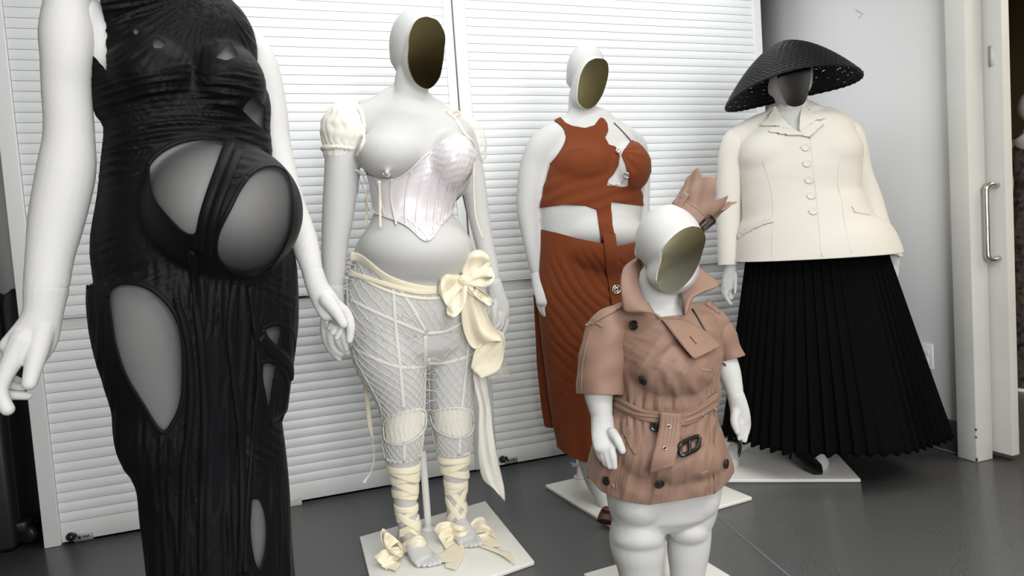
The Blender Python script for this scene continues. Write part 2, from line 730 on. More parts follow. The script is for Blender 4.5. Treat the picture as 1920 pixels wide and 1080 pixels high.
def floor_material():
    M = bpy.data.materials.new('speckled_vinyl')
    M.use_nodes = True
    nt = M.node_tree
    b = nt.nodes['Principled BSDF']
    tc = nt.nodes.new('ShaderNodeTexCoord')
    n1 = nt.nodes.new('ShaderNodeTexNoise')
    n1.inputs['Scale'].default_value = 260
    n1.inputs['Detail'].default_value = 3
    n2 = nt.nodes.new('ShaderNodeTexNoise')
    n2.inputs['Scale'].default_value = 2.2
    n2.inputs['Detail'].default_value = 1
    for n in (n1, n2):
        nt.links.new(tc.outputs['Object'], n.inputs['Vector'])
    r = nt.nodes.new('ShaderNodeValToRGB')
    e = r.color_ramp.elements
    e[0].position, e[0].color = .36, (.085, .087, .093, 1)
    e[1].position, e[1].color = .68, (.185, .188, .195, 1)
    nt.links.new(n1.outputs['Fac'], r.inputs[0])
    nt.links.new(r.outputs[0], b.inputs['Base Color'])
    mr = nt.nodes.new('ShaderNodeMapRange')
    mr.inputs['To Min'].default_value = .20
    mr.inputs['To Max'].default_value = .36
    nt.links.new(n2.outputs['Fac'], mr.inputs['Value'])
    nt.links.new(mr.outputs[0], b.inputs['Roughness'])
    bp = nt.nodes.new('ShaderNodeBump')
    bp.inputs['Strength'].default_value = .02
    bp.inputs['Distance'].default_value = .0005
    nt.links.new(n1.outputs['Fac'], bp.inputs['Height'])
    nt.links.new(bp.outputs[0], b.inputs['Normal'])
    b.inputs['Specular IOR Level'].default_value = .5
    return M


M_FLOOR = floor_material()
M_CEIL = mat('ceiling_tile', (.75, .72, .64), .9, .1, bump=(200, .2, .001))
M_BEIGE = mat('beige_wall', (.55, .50, .36), .8, .2)
# ================================================================== the room
YW = 3.10          # face of the shutter doors
V, F = box(-3.5, 6.0, -3.0, 4.2, -0.1, 0.0)
mk('floor', V, F, M_FLOOR, kind='structure', sm=False)
V, F = box(-3.5, 6.0, -3.0, 4.2, 2.72, 2.8)
mk('ceiling', V, F, M_CEIL, kind='structure', sm=False)
V, F = box(-3.5, 2.787, 3.75, 3.9, 0, 2.72)
mk('wall_back', V, F, M_WALL, kind='structure', sm=False)
V, F = box(-3.5, 6.0, -3.1, -3.0, 0, 2.72)
mk('wall_front', V, F, M_BEIGE, kind='structure', sm=False)
fillfr = thing('fill_frame_1', 'white frame added around the fill light on the wall behind the camera', 'window', (0.5, -3.0, .7), kind='structure')  # unseen frame added around the rear fill light
for x0_, x1_, z0_, z1_ in ((-.88, -.80, .62, 2.28), (1.80, 1.88, .62, 2.28), (-.88, 1.88, .62, .70), (-.88, 1.88, 2.20, 2.28)):
    V, F = box(x0_, x1_, -3.0, -2.93, z0_, z1_)
    bevel(mk('fill_frame_bar', V, F, M_STILE, fillfr, sm=False), .003)
V, F = box(-3.6, -3.5, -3.0, 3.9, 0, 2.72)
mk('wall_left', V, F, M_BEIGE, kind='structure', sm=False)
V, F = box(2.787, 2.845, 2.165, 3.9, 0, 2.72)
wr = mk('wall_right', V, F, M_WALL, kind='structure', sm=False)
V, F = box(2.778, 2.7866, 2.168, 3.75, 0, 0.150)
o = mk('baseboard_right', V, F, M_BASEB, kind='structure', sm=False)
bevel(o, .002)
V, F = box(2.770, 2.778, 2.168, 3.75, 0, 0.012)
mk('cove_foot', V, F, M_BASEB, o, sm=False)
V, F = box(2.752, 2.848, 2.077, 2.165, 0, 2.72)
jb = mk('trim_3', V, F, M_JAMB, kind='structure', sm=False)
bevel(jb, .003)
# chipped paint on the jamb's edge
for i, (py, h) in enumerate(((862, .012), (806, .006), (820, .003))):
    p = on_x(1831, py, 2.752)
    V, F = obox((2.7535, 2.0785, max(.008, p[2])), (.0025, 0, 0), (0, .0025, 0), (0, 0, h / 2 + .002))
    mk('paint_chip', V, F, M_DARK, jb, sm=False)
# scuff mark on the right wall
cv = [on_x(1604, 18, 2.7865), on_x(1618, 26, 2.7865), on_x(1610, 34, 2.7865)]
V, F = tube3(np.array(cv), .002, n=6)
mk('scuff_mark', V, F, mat('scuff_grey', (.45, .45, .46), .8), wr)
V, F = tube3(np.array([on_x(1607, 22, 2.7865), on_x(1611, 21, 2.7865)]), .0015, n=6)
mk('scuff_mark', V, F, bpy.data.materials['scuff_grey'], wr)

# wall outlet beside the pleated skirt
a, b = on_x(1727, 650, 2.787), on_x(1741, 684, 2.787)
t = thing('wall_outlet', 'small white outlet plate low on the right wall beside the black skirt', 'outlet', (2.785, (a[1] + b[1]) / 2, (a[2] + b[2]) / 2))
zc = (a[2] + b[2]) / 2
yc = (a[1] + b[1]) / 2 - .01
V, F = box(2.780, 2.787, yc - .036, yc + .036, zc - .058, zc + .058)
bevel(mk('cover_plate', V, F, M_STILE, t, sm=False), .002)
for dz in (-.02, .02):
    V, F = box(2.7785, 2.7805, yc - .016, yc + .016, zc + dz - .014, zc + dz + .014)
    bevel(mk('socket', V, F, M_STILE, t, sm=False), .001)

# sliding door in the opening beside the jamb
XD = 2.872
dt = thing('door_1', 'pale sliding door with a steel pull handle beside the door jamb', 'door', (XD + .02, 1.98, 0.02), kind='structure')
V, F = box(XD, XD + .045, 2.012, 2.95, 0.025, 2.70)
bevel(mk('door_panel', V, F, M_JAMB, dt, sm=False), .003)
hz0, hz1 = on_x(1866, 486, XD)[2], on_x(1866, 346, XD)[2]
yh = on_x(1874, 415, XD)[1] + .004
out = .055
pts = [(XD, yh, hz1 - .004), (XD - out * .6, yh + .004, hz1 + .001), (XD - out * .95, yh + .008, hz1 - .012), (XD - out, yh + .01, hz1 - .04),
       (XD - out, yh + .01, (hz0 + hz1) / 2), (XD - out, yh + .01, hz0 + .04), (XD - out * .95, yh + .008, hz0 + .012), (XD - out * .6, yh + .004, hz0 - .001), (XD, yh, hz0 + .004)]
V, F = tube3(catmull(np.array(pts), 8), .0115, across=(0, 1, 0), n=14, round_ends=False)
mk('pull_handle', V, F, M_STEEL, dt, label='brushed steel D-shaped pull handle')
a, b = on_x(1856, 86, XD), on_x(1862, 124, XD)
V, F = box(XD - .003, XD + .001, b[1] - .004, a[1] + .004, b[2], a[2])
mk('cover_tab', V, F, M_JAMB, dt, sm=False)
# a weld seam in the vinyl
g0, g1 = ground(1338, 962), ground(1478, 1078)
dd = nrm(g1 - g0)
g0, g1 = g0 - dd * .9, g1 + dd * .5
sd = np.cross(dd, [0, 0, 1]) * .0016
V = np.array([g0 - sd, g0 + sd, g1 + sd, g1 - sd, g0 - sd, g0 + sd, g1 + sd, g1 - sd])
V[:4, 2] = 0.0
V[4:, 2] = .0006
F = np.array([(4, 5, 6), (4, 6, 7), (0, 1, 5), (0, 5, 4), (1, 2, 6), (1, 6, 5), (2, 3, 7), (2, 7, 6), (3, 0, 4), (3, 4, 7)])
mk('weld_seam', V, F, mat('seam_grey', (.22, .22, .225), .4), bpy.data.objects['floor'], sm=False)

# ------------------------------------------------------------------ ribbed shutter doors of the storage wall
X0, XS0, XG, XS1, XE0, XE1 = -0.945, -0.887, 0.864, 0.925, 2.530, 2.582
V, F = box(X0, XS0 - .003, YW - .012, YW + .5, 0.0, 2.62)
o = mk('trim_1', V, F, M_STILE, kind='structure', sm=False)
bevel(o, .002)
V, F = box(XE0 + .003, XE1, YW - .012, YW + .5, 0.0, 2.62)
bevel(mk('trim_2', V, F, M_STILE, kind='structure', sm=False), .002)
V, F = box(X0, XE1, YW + .05, YW + .5, 2.62, 2.70)
mk('trim_4', V, F, M_STILE, kind='structure', sm=False)
PITCHZ = 0.0395
ZB, ZR0, ZR1, ZT = 0.088, 0.846, 0.902, 2.55


def slat_mesh(w, name):
    prof = []
    h = PITCHZ - .0011
    for i in range(9):
        t = i / 8
        prof.append((-.0035 - .0040 * math.sin(PI * (0.12 + .88 * t)) ** .8 * (1.0 - .25 * t), h * t))
    prof = [(.004, 0)] + prof + [(.004, h)]
    V = np.array([(x, y, z) for x in (0, w) for y, z in prof])
    n = len(prof)
    i = np.arange(n)
    j = (i + 1) % n
    F = np.vstack([np.stack([i, j, j + n], 1), np.stack([i, j + n, i + n], 1)])
    caps = [(0, k, k + 1) for k in range(1, n - 1)] + [(n, n + k + 1, n + k) for k in range(1, n - 1)]
    F = np.vstack([F, np.array(caps)])
    me = raw_mesh(name, V, F[:, ::-1])
    me.polygons.foreach_set('use_smooth', np.ones(len(me.polygons), bool))
    me.set_sharp_from_angle(angle=math.radians(35))
    me.materials.append(M_PAINT)
    return me


def shutter(label, xa, xb, stile_l, stile_r):
    t = thing('shutter_door', label, 'door', (xa, YW, 0))
    if stile_l:
        V, F = box(xa, stile_l, YW - .006, YW + .03, .006, 2.6)
        bevel(mk('stile', V, F, M_STILE, t, sm=False), .0015)
    if stile_r:
        V, F = box(stile_r, xb, YW - .006, YW + .03, .006, 2.6)
        bevel(mk('stile', V, F, M_STILE, t, sm=False), .0015)
    l, r = (stile_l or xa) + .001, (stile_r or xb) - .001
    V, F = box(l, r, YW - .004, YW + .03, .008, ZB - .002)
    bevel(mk('bottom_rail', V, F, M_STILE, t, sm=False), .0015)
    # middle rail with a shadow groove
    V, F = box(l, r, YW + .004, YW + .03, ZR0, ZR1 - .012)
    mr = mk('middle_rail', V, F, M_STILE, t, sm=False)
    bevel(mr, .002)
    V, F = box(l, r, YW - .010, YW + .03, ZR1 - .010, ZR1 - .002)
    bevel(mk('rail_lip', V, F, M_STILE, mr, sm=False), .001)
    me = slat_mesh(r - l, 'slat')
    zs = list(np.arange(ZB, ZR0 - PITCHZ * .6, (ZR0 - ZB) / round((ZR0 - ZB) / PITCHZ))) + list(np.arange(ZR1, ZT, PITCHZ))
    for z in zs:
        o = bpy.data.objects.new('slat', me)
        COL.objects.link(o)
        o.parent = t
        o.location = np.array((l, YW + .002, z)) - np.array(t.location)
    V, F = box(l, r, YW + .012, YW + .028, ZB, ZT)
    mk('backing_panel', V, F, M_STILE, t, sm=False)
    return t, mr


d1, mr1 = shutter('ribbed white shutter door behind the black dress and corset figures', XS0, XG - .004, None, XG - .046)
d2, mr2 = shutter('ribbed white shutter door behind the rust outfit, ending at the grey wall', XG + .004, XE0, XS1, None)
# finger pull slot in the left door's rail
p = on_y(575, 556, YW)
V, F = obox((p[0], YW - .009, p[2]), (.036, 0, 0), (0, .003, 0), (0, 0, .0045))
mk('finger_slot', V, F, M_BLACK, mr1, sm=False)


def lock(door, px, py, plate):
    p = on_y(px, py, YW - .006)
    c = np.array([p[0], YW - .004, p[2]])
    V, F = revolve([(.0, 0), (.017, 0), (.017, .008), (.014, .011), (.0, .011)], c, (0, -1, 0), 24)
    lk = mk('lock_body', V, F, M_BLACK, door, sm='auto')
    V, F = obox(c + (.006, -.013, .002), (.017, 0, .004), (0, .004, 0), (-.002, 0, .008))
    bevel(mk('lock_knob', V, F, M_BLACK, lk, sm=False), .002)
    V, F = revolve([(.0, 0), (.004, 0), (.004, .002), (.0, .002)], c + (.004, -.017, .002), (0, -1, 0), 16)
    mk('key_face', V, F, mat('brass', (.45, .36, .16), .35, metal=1.0), lk)
    if plate:
        q = on_y(plate[0], plate[1], YW - .004)
        V, F = obox((q[0], YW - .005, q[2]), (.034, 0, 0), (0, .001, 0), (0, 0, .014))
        st = mk('lock_sticker', V, F, mat('grey_sticker', (.35, .35, .34), .5), door, sm=False, label='small grey sticker with a dark pictogram beside the lock')
        V, F = revolve([(.0, 0), (.006, 0), (.006, .0006), (.0, .0006)], (q[0] - .014, YW - .006, q[2] + .002), (0, -1, 0), 12)
        mk('pictogram', V, F, M_BLACK, st)
        for i in range(5):
            hh = (.004, .003, .0045, .0035, .004)[i]
            V, F = obox((q[0] - .001 + i * .005, YW - .0065, q[2] + .003), (.0017, 0, 0), (0, .0006, 0), (0, 0, hh))
            mk('printed_mark', V, F, M_BLACK, st, sm=False)


lock(d1, 133, 1006, (157, 1007))
lock(d2, 942, 861, (958, 863))
# door stop wedge under the left shutter door
p = on_y(553, 938, YW - .02)
V = np.array([(-.028, -.012, 0), (.028, -.012, 0), (.028, .012, 0), (-.028, .012, 0), (-.028, -.01, .012), (.028, -.01, .022), (.028, .01, .022), (-.028, .01, .012)])
V = V + np.array((p[0], YW - .024, 0))
F = np.array([(0, 2, 1), (0, 3, 2), (4, 5, 6), (4, 6, 7), (0, 1, 5), (0, 5, 4), (1, 2, 6), (1, 6, 5), (2, 3, 7), (2, 7, 6), (3, 0, 4), (3, 4, 7)])
o = mk('door_stop', V, F, mat('wedge_beige', (.50, .49, .42), .6), None, sm=False, label='small beige door stop on the floor against the left shutter door', cat='door stop')
bevel(o, .002)

# ------------------------------------------------------------------ garment rack in the dark gap at the left
RX, RY = -0.985, 2.98
q = ground(28, 1030)
RX, RY = q[0], q[1]
rk = thing('garment_rack', 'dark metal rolling garment rack in the gap left of the shutters', 'rack', (RX, RY, 0))
top = 2.0
V, F = obox((RX - .055, RY + .05, 1.03), (.026, 0, 0), (0, .014, 0), (0, 0, .95))
bevel(mk('upright', V, F, mat('rack_grey', (.34, .34, .35), .4, metal=.5), rk, sm=False), .004)
V, F = obox((RX, RY + .05, 1.03), (.010, 0, 0), (0, .012, 0), (0, 0, .95))
bevel(mk('upright', V, F, mat('rack_rail', (.10, .10, .11), .3, metal=.6), rk, sm=False), .003)
V, F = obox((RX - .45, RY + .06, top - .03), (.46, 0, 0), (0, .012, 0), (0, 0, .012))
mk('top_rail', V, F, M_DARK, rk, sm=False)
V, F = obox((RX - .02, RY + .05, .075), (.065, 0, 0), (0, .035, 0), (0, 0, .022))
cs = mk('caster_fork', V, F, M_BLACK, rk, sm=False)
bevel(cs, .012, 3)
for dx in (-.05, .035):
    V, F = revolve([(.0, -.016), (.028, -.016), (.034, -.010), (.034, .010), (.028, .016), (.0, .016)], (RX + dx, RY + .045, .036), (.3, .95, 0), 24)
    mk('wheel', V, F, M_BLACK, cs)
# dark garment bags hanging on the rack
GX = RX - .02
for i in range(3):
    th = np.linspace(0, 2 * PI, 36, endpoint=False)
    R = []
    zz = np.linspace(.62 + .02 * i, 1.02, 14)
    cx0, cy0 = (GX + .075 - i * .16, RY + .22 + .06 * i)
    for j, z in enumerate(zz):
        t = (z - zz[0]) / (zz[-1] - zz[0])
        w = .085 * (1 - max(0, (t - .85) / .15) ** 2 * .6)
        R.append(np.stack([cx0 + w * np.cos(th) * (1 + .12 * np.sin(5 * th + i)), cy0 + .05 * np.sin(th) * (1 + .25 * np.sin(4 * th + 2 * i)), np.full(36, z)], 1))
    for (a, b) in ((1, 0),):
        V, F = loft(np.array(R))
    bg = mk('garment_bag', V, F, mat('bag_black', (.012, .012, .014), .5), None,
            label=('black garment bag nearest the shutter frame in the dark left gap', 'middle black garment bag hanging on the dark left rack',
                   'black garment bag hanging farthest left on the dark rack')[i], cat='garment bag', group='garment bags on the rack')
    cz = np.array([(cx0, cy0, 1.0), (cx0, cy0, top - .03)])
    V, F = tube3(cz, .003, n=6)
    mk('hanger_hook', V, F, M_DARK, bg)
# grey wall pier behind the rack and a black equipment case
V, F = box(-3.5, -1.0, 3.55, 3.7, 0, 2.72)
mk('wall_left_return', V, F, M_WALL, kind='structure', sm=False)
V, F = box(-1.45, -1.05, 3.12, 3.5, 0.0, .56)
eq = mk('equipment_case', V, F, mat('case_black', (.014, .014, .015), .45), None, sm=False, label='black equipment case on the floor behind the dark rack', cat='case')
bevel(eq, .02, 3)
V, F = box(-1.40, -1.10, 3.112, 3.122, .20, .36)
bevel(mk('case_panel', V, F, M_DARK, eq, sm=False), .004)
V, F = tube3(np.array([(-1.32, 3.11, .46), (-1.30, 3.08, .46), (-1.2, 3.08, .46), (-1.18, 3.11, .46)]), .008, n=8)
mk('case_handle', V, F, M_DARK, eq)

# ------------------------------------------------------------------ the room beyond the sliding door
V, F = box(5.3, 5.4, -3.0, 4.2, 0, 2.72)
mk('wall_far_right', V, F, mat('ochre_wall', (.42, .36, .22), .8), kind='structure', sm=False)
V, F = box(2.85, 5.4, 4.0, 4.2, 0, 2.72)
mk('wall_far_back', V, F, mat('dim_wall', (.22, .17, .09), .8), kind='structure', sm=False)
F6 = Fig(4.30, 2.72)
F6.B = np.array([4.30, 2.72, 0])
# ================================================================== figures
def sstep(a, b, x):
    t = np.clip((x - a) / (b - a), 0, 1)
    return t * t * (3 - 2 * t)


def flatten(V, p, n, back=0.0):
    d = (V - p) @ n
    return V - np.maximum(d + back, 0)[:, None] * n


def facing(f, yaw, tilt=0.0):
    n = f.n * math.cos(yaw) + f.right * math.sin(yaw)
    return nrm(n * math.cos(tilt) + np.array([0, 0, 1.0]) * math.sin(tilt))


def mirror(poly, p, n, material, parent, thick=.006, dome=.001):
    """slightly bowed mirror plate filling the face outline"""
    C = curve(poly, 5, True)
    r = rays(C)
    R = CP + r * (((p - CP) @ n) / (r @ n))[:, None]
    c = R.mean(0)
    rings = [R - n * thick, R]
    for s in (.98, .8, .6, .4, .2, .05):
        rings.append(c + (R - c) * s + n * (dome * (1 - s * s)))
    V, F = loft(np.array(rings))
    return mk('face_mirror', V, F, material, parent, sm='auto')


def hand(f, wrist, palm, fingers, parent, voxel=.0026, it=4, k=.55):
    parts = [tube(f, wrist + palm, k=1.0, n=18)] if not palm else [tube(f, wrist + palm, n=18)]
    for fg in fingers:
        parts.append(tube(f, fg, n=12, sub=3))
    V, F = union(parts, voxel, it)
    return mk('hand', V, F, M_MANN, parent), V, F


def quad_base(A, B, C, D, parent, z=.014):
    P = np.array([A, B, C, D], float)[:, :2]
    V = np.vstack([np.column_stack([P, np.zeros(4)]), np.column_stack([P, np.full(4, z)])])
    F = np.array([(0, 2, 1), (0, 3, 2), (4, 5, 6), (4, 6, 7), (0, 1, 5), (0, 5, 4), (1, 2, 6), (1, 6, 5), (2, 3, 7), (2, 7, 6), (3, 0, 4), (3, 4, 7)])
    nn = np.cross(P[1] - P[0], P[2] - P[1])
    if nn < 0:
        F = F[:, ::-1]
    return bevel(mk('base_plate', V, F, M_PLATE, parent, sm=False, label='square white base plate'), .003)


def face_prism(poly, p, n, depth=.07, grow=1.015):
    C = curve(poly, 4, True)
    r = rays(C)
    R = CP + r * (((p - CP) @ n) / (r @ n))[:, None]
    c = R.mean(0)
    R = c + (R - c) * grow
    return loft(np.array([R - n * .001, R - n * depth * .5, c + (R - c) * .9 - n * depth]))


def square_base(f, cx, cy, ux, half, parent, z=.014, half2=None):
    u = nrm(np.array([ux[0], ux[1], 0.0]))
    v = np.cross([0, 0, 1.0], u)
    V, F = obox((cx, cy, z / 2), u * half, v * (half2 or half), (0, 0, z / 2))
    return bevel(mk('base_plate', V, F, M_PLATE, parent, sm=False, label='square white base plate'), .003)


# ------------------------------------------------------------------ 1: black draped dress on a pregnant figure (nearest, left)
p = CP + rays([(385, 505)])[0] * 1.28
f1 = Fig(p[0], p[1])
man1 = thing('mannequin', 'pale pregnant mannequin nearest at left, long bare arms beside the black draped dress', 'mannequin', f1.B)
Y1 = .35
shell_rows = [(300, -70, 50, 0, .8), (306, -20, 90, 0, .6), (335, 60, 136, 0, .6), (338, 110, 139, 0, .62), (343, 165, 148, 0, .62), (354, 205, 151, 0, .62), (360, 240, 142, 0, .66), (362, 280, 144, 0, .7),
              (355, 325, 142, 0, .74), (352, 380, 145, 0, .78), (355, 450, 161, -.01, .78), (372, 500, 178, -.02, .75), (375, 540, 180, -.02, .74), (377, 575, 180, -.02, .72),
              (381, 630, 176, -.02, .68), (385, 690, 165, -.02, .66), (387, 750, 153, -.02, .66), (385, 800, 147, -.02, .66), (395, 838, 136, -.02, .66), (404, 880, 131, -.02, .66),
              (410, 940, 130, -.02, .68), (415, 1000, 128, -.02, .7), (421, 1080, 127, -.02, .72), (430, 1200, 132, -.02, .8), (445, 1400, 145, -.02, .85), (452, 1520, 155, -.02, .9)]
belly = lambda d: [blob(f1, 420, 394, 142 - d, 130 - d, .19 - d * .001, .045), blob(f1, 440, 398, 121 - d, 122 - d, .18 - d * .001, .06)]
bust = lambda d: [blob(f1, 285, 140, 84 - d, 80 - d, .10 - d * .001, .035), blob(f1, 415, 158, 80 - d, 80 - d, .10 - d * .001, .015)]
body_rows = [(x, y, w - 13, o, k) for x, y, w, o, k in shell_rows[2:12]]
parts = [tube(f1, body_rows, yaw=Y1, n=40, round_ends=False), tube(f1, [(285, -150, 44), (287, -100, 42), (290, -60, 42)], k=.9)] + belly(9) + bust(15)
parts += [tube(f1, [(172, 34, 36, .05), (215, 40, 26, .02), (360, 70, 20, -.02), (446, 112, 16, -.07)], k=.9),
          tube(f1, [(188, 40, 30, .05, .9), (198, 110, 30, .04, .9), (215, 190, 28, .02, .9)])]
parts += [tube(f1, [(285, 480, 86, .0), (277, 560, 78, .02), (276, 640, 70, .03), (292, 730, 56, .03), (308, 800, 47, .02), (320, 860, 40, .01), (335, 950, 40, 0), (350, 1080, 36, 0), (372, 1300, 26, 0), (378, 1470, 22, 0)]),
          tube(f1, [(455, 480, 80, -.03), (478, 560, 58, -.035), (488, 640, 46, -.04), (490, 700, 38, -.035), (488, 780, 32, -.035), (486, 840, 28, -.03), (486, 920, 30, .0), (484, 1000, 28, .0), (484, 1080, 26, .0), (490, 1300, 24, .0), (492, 1470, 22, .0)])]
parts += [tube(f1, [(378, 1480, 26, 0), (384, 1520, 30, .05), (390, 1560, 30, .12)], k=.6), tube(f1, [(492, 1480, 26, 0), (502, 1520, 30, .04), (512, 1560, 30, .1)], k=.6)]
parts += [blob(f1, 280, -225, 72, 100, .10, .01), blob(f1, 286, -185, 56, 62, .085, .03)]
V, F = union(parts, .0055, 5)
n1 = facing(f1, .5)
p1 = f1.U(300, -215, .07)
sel = V[:, 2] > f1.U(285, -120)[2]
V[sel] = flatten(V[sel], p1, n1)
V1, F1 = V, F
mk('body', V, F, M_MANN, man1)
mirror([(262, -290), (300, -312), (338, -290), (350, -235), (340, -190), (320, -145), (295, -128), (270, -150), (258, -200), (256, -240)], p1 + n1 * .002, n1, M_BRONZE, man1)
V, F = union([tube(f1, [(132, -52, 40, .06), (129, 0, 40, .06), (126, 62, 46, .06), (125, 110, 43, .06), (125, 165, 41, .05), (130, 250, 42, .04), (125, 320, 48, .035), (107, 410, 46, .035), (95, 475, 40, .04), (87, 538, 37, .045)], n=24)], .004, 4)
V, F = clip(V, F, 538.2 - (project(V)[1] + .02 * (project(V)[0] - 87)))
mk('arm', V, F, M_MANN, man1)
V, F = union([tube(f1, [(478, 78, 20, -.09), (484, 100, 27, -.09), (496, 141, 30, -.09), (510, 217, 29, -.09), (517, 280, 29, -.085), (541, 375, 28, -.06), (569, 450, 26, -.03), (585, 505, 20, -.01)], n=24)], .004, 4)
V, F = clip(V, F, 504.5 - (project(V)[1] + .26 * (project(V)[0] - 585)))
mk('arm', V, F, M_MANN, man1)
# seam discs closing the upper arms against the torso
V, F = tube3(np.array([f1.U(161, -30, .075), f1.U(173, 48, .08), f1.U(162, 92, .07)]), .0012, n=6)
# left hand
hand(f1, [(87, 541, 37, .045, 1), (80, 590, 33, .048, .9), (65, 630, 40, .05, .62), (42, 662, 42, .055, .5)], [],
     [[(82, 610, 22, .055), (70, 660, 19, .07), (60, 700, 15, .08), (55, 719, 13.5, .085)],
      [(45, 640, 26, .06), (16, 690, 17, .07), (1, 728, 14, .075), (6, 752, 13, .08), (14, 767, 13, .085)],
      [(30, 655, 22, .05), (-10, 700, 14, .045), (-16, 728, 12, .045), (10, 740, 10, .05), (52, 742, 8.5, .055)],
      [(25, 650, 20, .04), (-12, 690, 12, .03), (-10, 712, 11, .025), (14, 722, 9, .03), (42, 728, 8, .035)],
      [(30, 645, 18, .03), (-4, 684, 11, .015), (2, 700, 9, .01), (20, 708, 8, .012), (40, 716, 7, .016)]], man1, voxel=.0024)
# right hand
hand(f1, [(585.5, 508, 20, -.01, 1), (596, 540, 21, -.005, .9), (612, 568, 24, 0, .6), (622, 588, 22, .005, .55)], [],
     [[(612, 562, 15, .012), (630, 585, 12, .022), (644, 608, 9, .028)],
      [(628, 572, 13, .0), (648, 588, 11.5, -.005), (657, 612, 9.5, 0), (655, 638, 7.5, .0)],
      [(622, 590, 13, -.012), (640, 606, 9, -.02), (638, 622, 7, -.014), (631, 634, 5.5, -.008)],
      [(616, 588, 12, -.018), (630, 603, 8, -.028), (628, 615, 6.5, -.022), (622, 624, 5.2, -.016)],
      [(610, 584, 11, -.024), (622, 598, 7, -.034), (621, 608, 6, -.03), (617, 616, 4.8, -.024)]], man1, voxel=.0024)

PANELS1 = {
    'belly_left': [(276, 312), (290, 292), (310, 277), (340, 264), (375, 258), (410, 260), (430, 268), (424, 300), (405, 335), (388, 375), (376, 415), (370, 442), (358, 444), (340, 435), (315, 410), (290, 380), (279, 350)],
    'belly_right': [(463, 332), (480, 317), (505, 309), (530, 315), (544, 335), (550, 365), (549, 410), (543, 440), (528, 475), (505, 505), (475, 521), (450, 517), (425, 505), (407, 485), (403, 460), (410, 430), (430, 390), (448, 354)],
    'thigh': [(202, 560), (207, 540), (225, 530), (260, 532), (290, 546), (320, 575), (338, 610), (345, 650), (346, 700), (344, 740), (335, 775), (322, 797), (309, 814), (290, 798), (267, 760), (242, 720), (224, 680), (210, 625)],
    'hip': [(493, 617), (520, 607), (548, 617), (553, 640), (550, 670), (530, 660), (510, 645), (498, 632)],
    'knee': [(490, 682), (505, 676), (528, 690), (541, 720), (538, 750), (530, 785), (515, 803), (503, 775), (495, 740), (489, 708)],
    'slit': [(387, 640), (393, 655), (394, 715), (401, 760), (412, 820), (415, 900), (410, 945), (401, 966), (397, 930), (399, 860), (394, 800), (388, 740), (386, 690)],
    'slit2': [(408, 640), (413, 634), (415, 660), (416, 700), (411, 690)],
    'shin': [(465, 940), (478, 931), (490, 933), (501, 970), (502, 1020), (494, 1058), (485, 1076), (473, 1050), (466, 1000)],
    'chest': [(287, 80), (293, 68), (312, 80), (304, 90), (288, 90)],
    'chest2': [(404, 108), (418, 90), (430, 76), (440, 90), (447, 105), (425, 113)],
    'chest3': [(249, 62), (252, 48), (261, 58), (257, 66)],
    'side': [(455, 207), (466, 190), (480, 184), (500, 207), (502, 245), (488, 238), (468, 220)],
}
parts = [tube(f1, shell_rows, yaw=Y1, n=48)] + belly(0) + bust(0) + [tube(f1, [(190, -10, 60, .06), (235, -8, 66, .05), (300, 5, 66, .02), (360, 24, 58, -.02), (440, 86, 42, -.065)], k=.95), tube(f1, [(167, 99, 7, .06), (182, 128, 13, .055), (203, 170, 22, .04)])]
V, F = union(parts, .0042, 7)
Nn = vnormals(V, F)
px, py, dp = project(V)
front = ((CP - V) * Nn).sum(1) > 0
pan = np.full(len(V), -1e3)
for k_, q in PANELS1.items():
    pan = np.maximum(pan, sdf(px, py, curve(q, 3, True) if len(q) > 6 else q))
pan = np.where((dp < 1.30) & (front | (py > 260)), pan, -1e3)
calm = np.where(pan > -3, 0.0, sstep(3, 22, -pan))
w1 = wob(V, .25, 3) * 1.2
w2 = wob(V, .10, 5)
zb = sstep(95, 150, py) * (1 - sstep(310, 380, py))
ph = (py - .0011 * (px - 385) ** 2 + 14 * w1) / 13.0 * 2 * PI
def swag(u, v, seed, l0, l1, slope, n=7):
    r = np.random.RandomState(seed)
    s = 0
    for i in range(n):
        L = r.uniform(l0, l1)
        a = np.sin(PI * (u + r.uniform(-slope, slope) * v) / L + r.uniform(0, 6.28) + 1.3 * np.sin(v / r.uniform(60, 140) + r.uniform(0, 6.28)))
        s = s + (1 - np.abs(a)) ** 1.6
    return s / n


yy = py - .0011 * (px - 385) ** 2
fold = zb * ((swag(yy, px, 11, 9, 24, .07, 5) - .32) * .018)
zs = sstep(430, 560, py) * (1 - .8 * np.clip(np.exp(-((px - 510) / 42) ** 2 - ((py - 850) / 60) ** 2) + np.exp(-((px - 535) / 36) ** 2 - ((py - 560) / 45) ** 2) + np.exp(-((px - 235) / 70) ** 2 - ((py - 505) / 60) ** 2), 0, 1))
u = (px - 380) / (1 + .1 * sstep(500, 1000, py))
ph2 = (u + 10 * w1 + 3 * w2) / 15.0 * 2 * PI
fold = fold + zs * ((swag(px, py, 12, 11, 30, .05, 5) - .32) * .012)
zc = 1 - sstep(70, 140, py)
ang = np.arctan2(py + 30, px - 395)
fold = fold + zc * ((swag(ang * 200, np.hypot(px - 395, py + 30), 15, 10, 22, .1) - .32) * .013)
zl = np.exp(-((px - 235) / 70) ** 2 - ((py - 505) / 60) ** 2)
fold = fold + zl * (swag(py + .45 * (px - 240), px, 13, 10, 22, .2) - .32) * .016
zr = np.exp(-((px - 510) / 50) ** 2 - ((py - 850) / 60) ** 2) + np.exp(-((px - 535) / 40) ** 2 - ((py - 560) / 45) ** 2)
fold = fold + zr * (swag(py - .5 * (px - 510), px, 14, 10, 24, .3) - .32) * .014
fac = np.clip(np.abs((nrm(CP - V) * Nn).sum(1)) * 1.3, .12, 1)
V = V + Nn * (fold * calm * fac)[:, None]
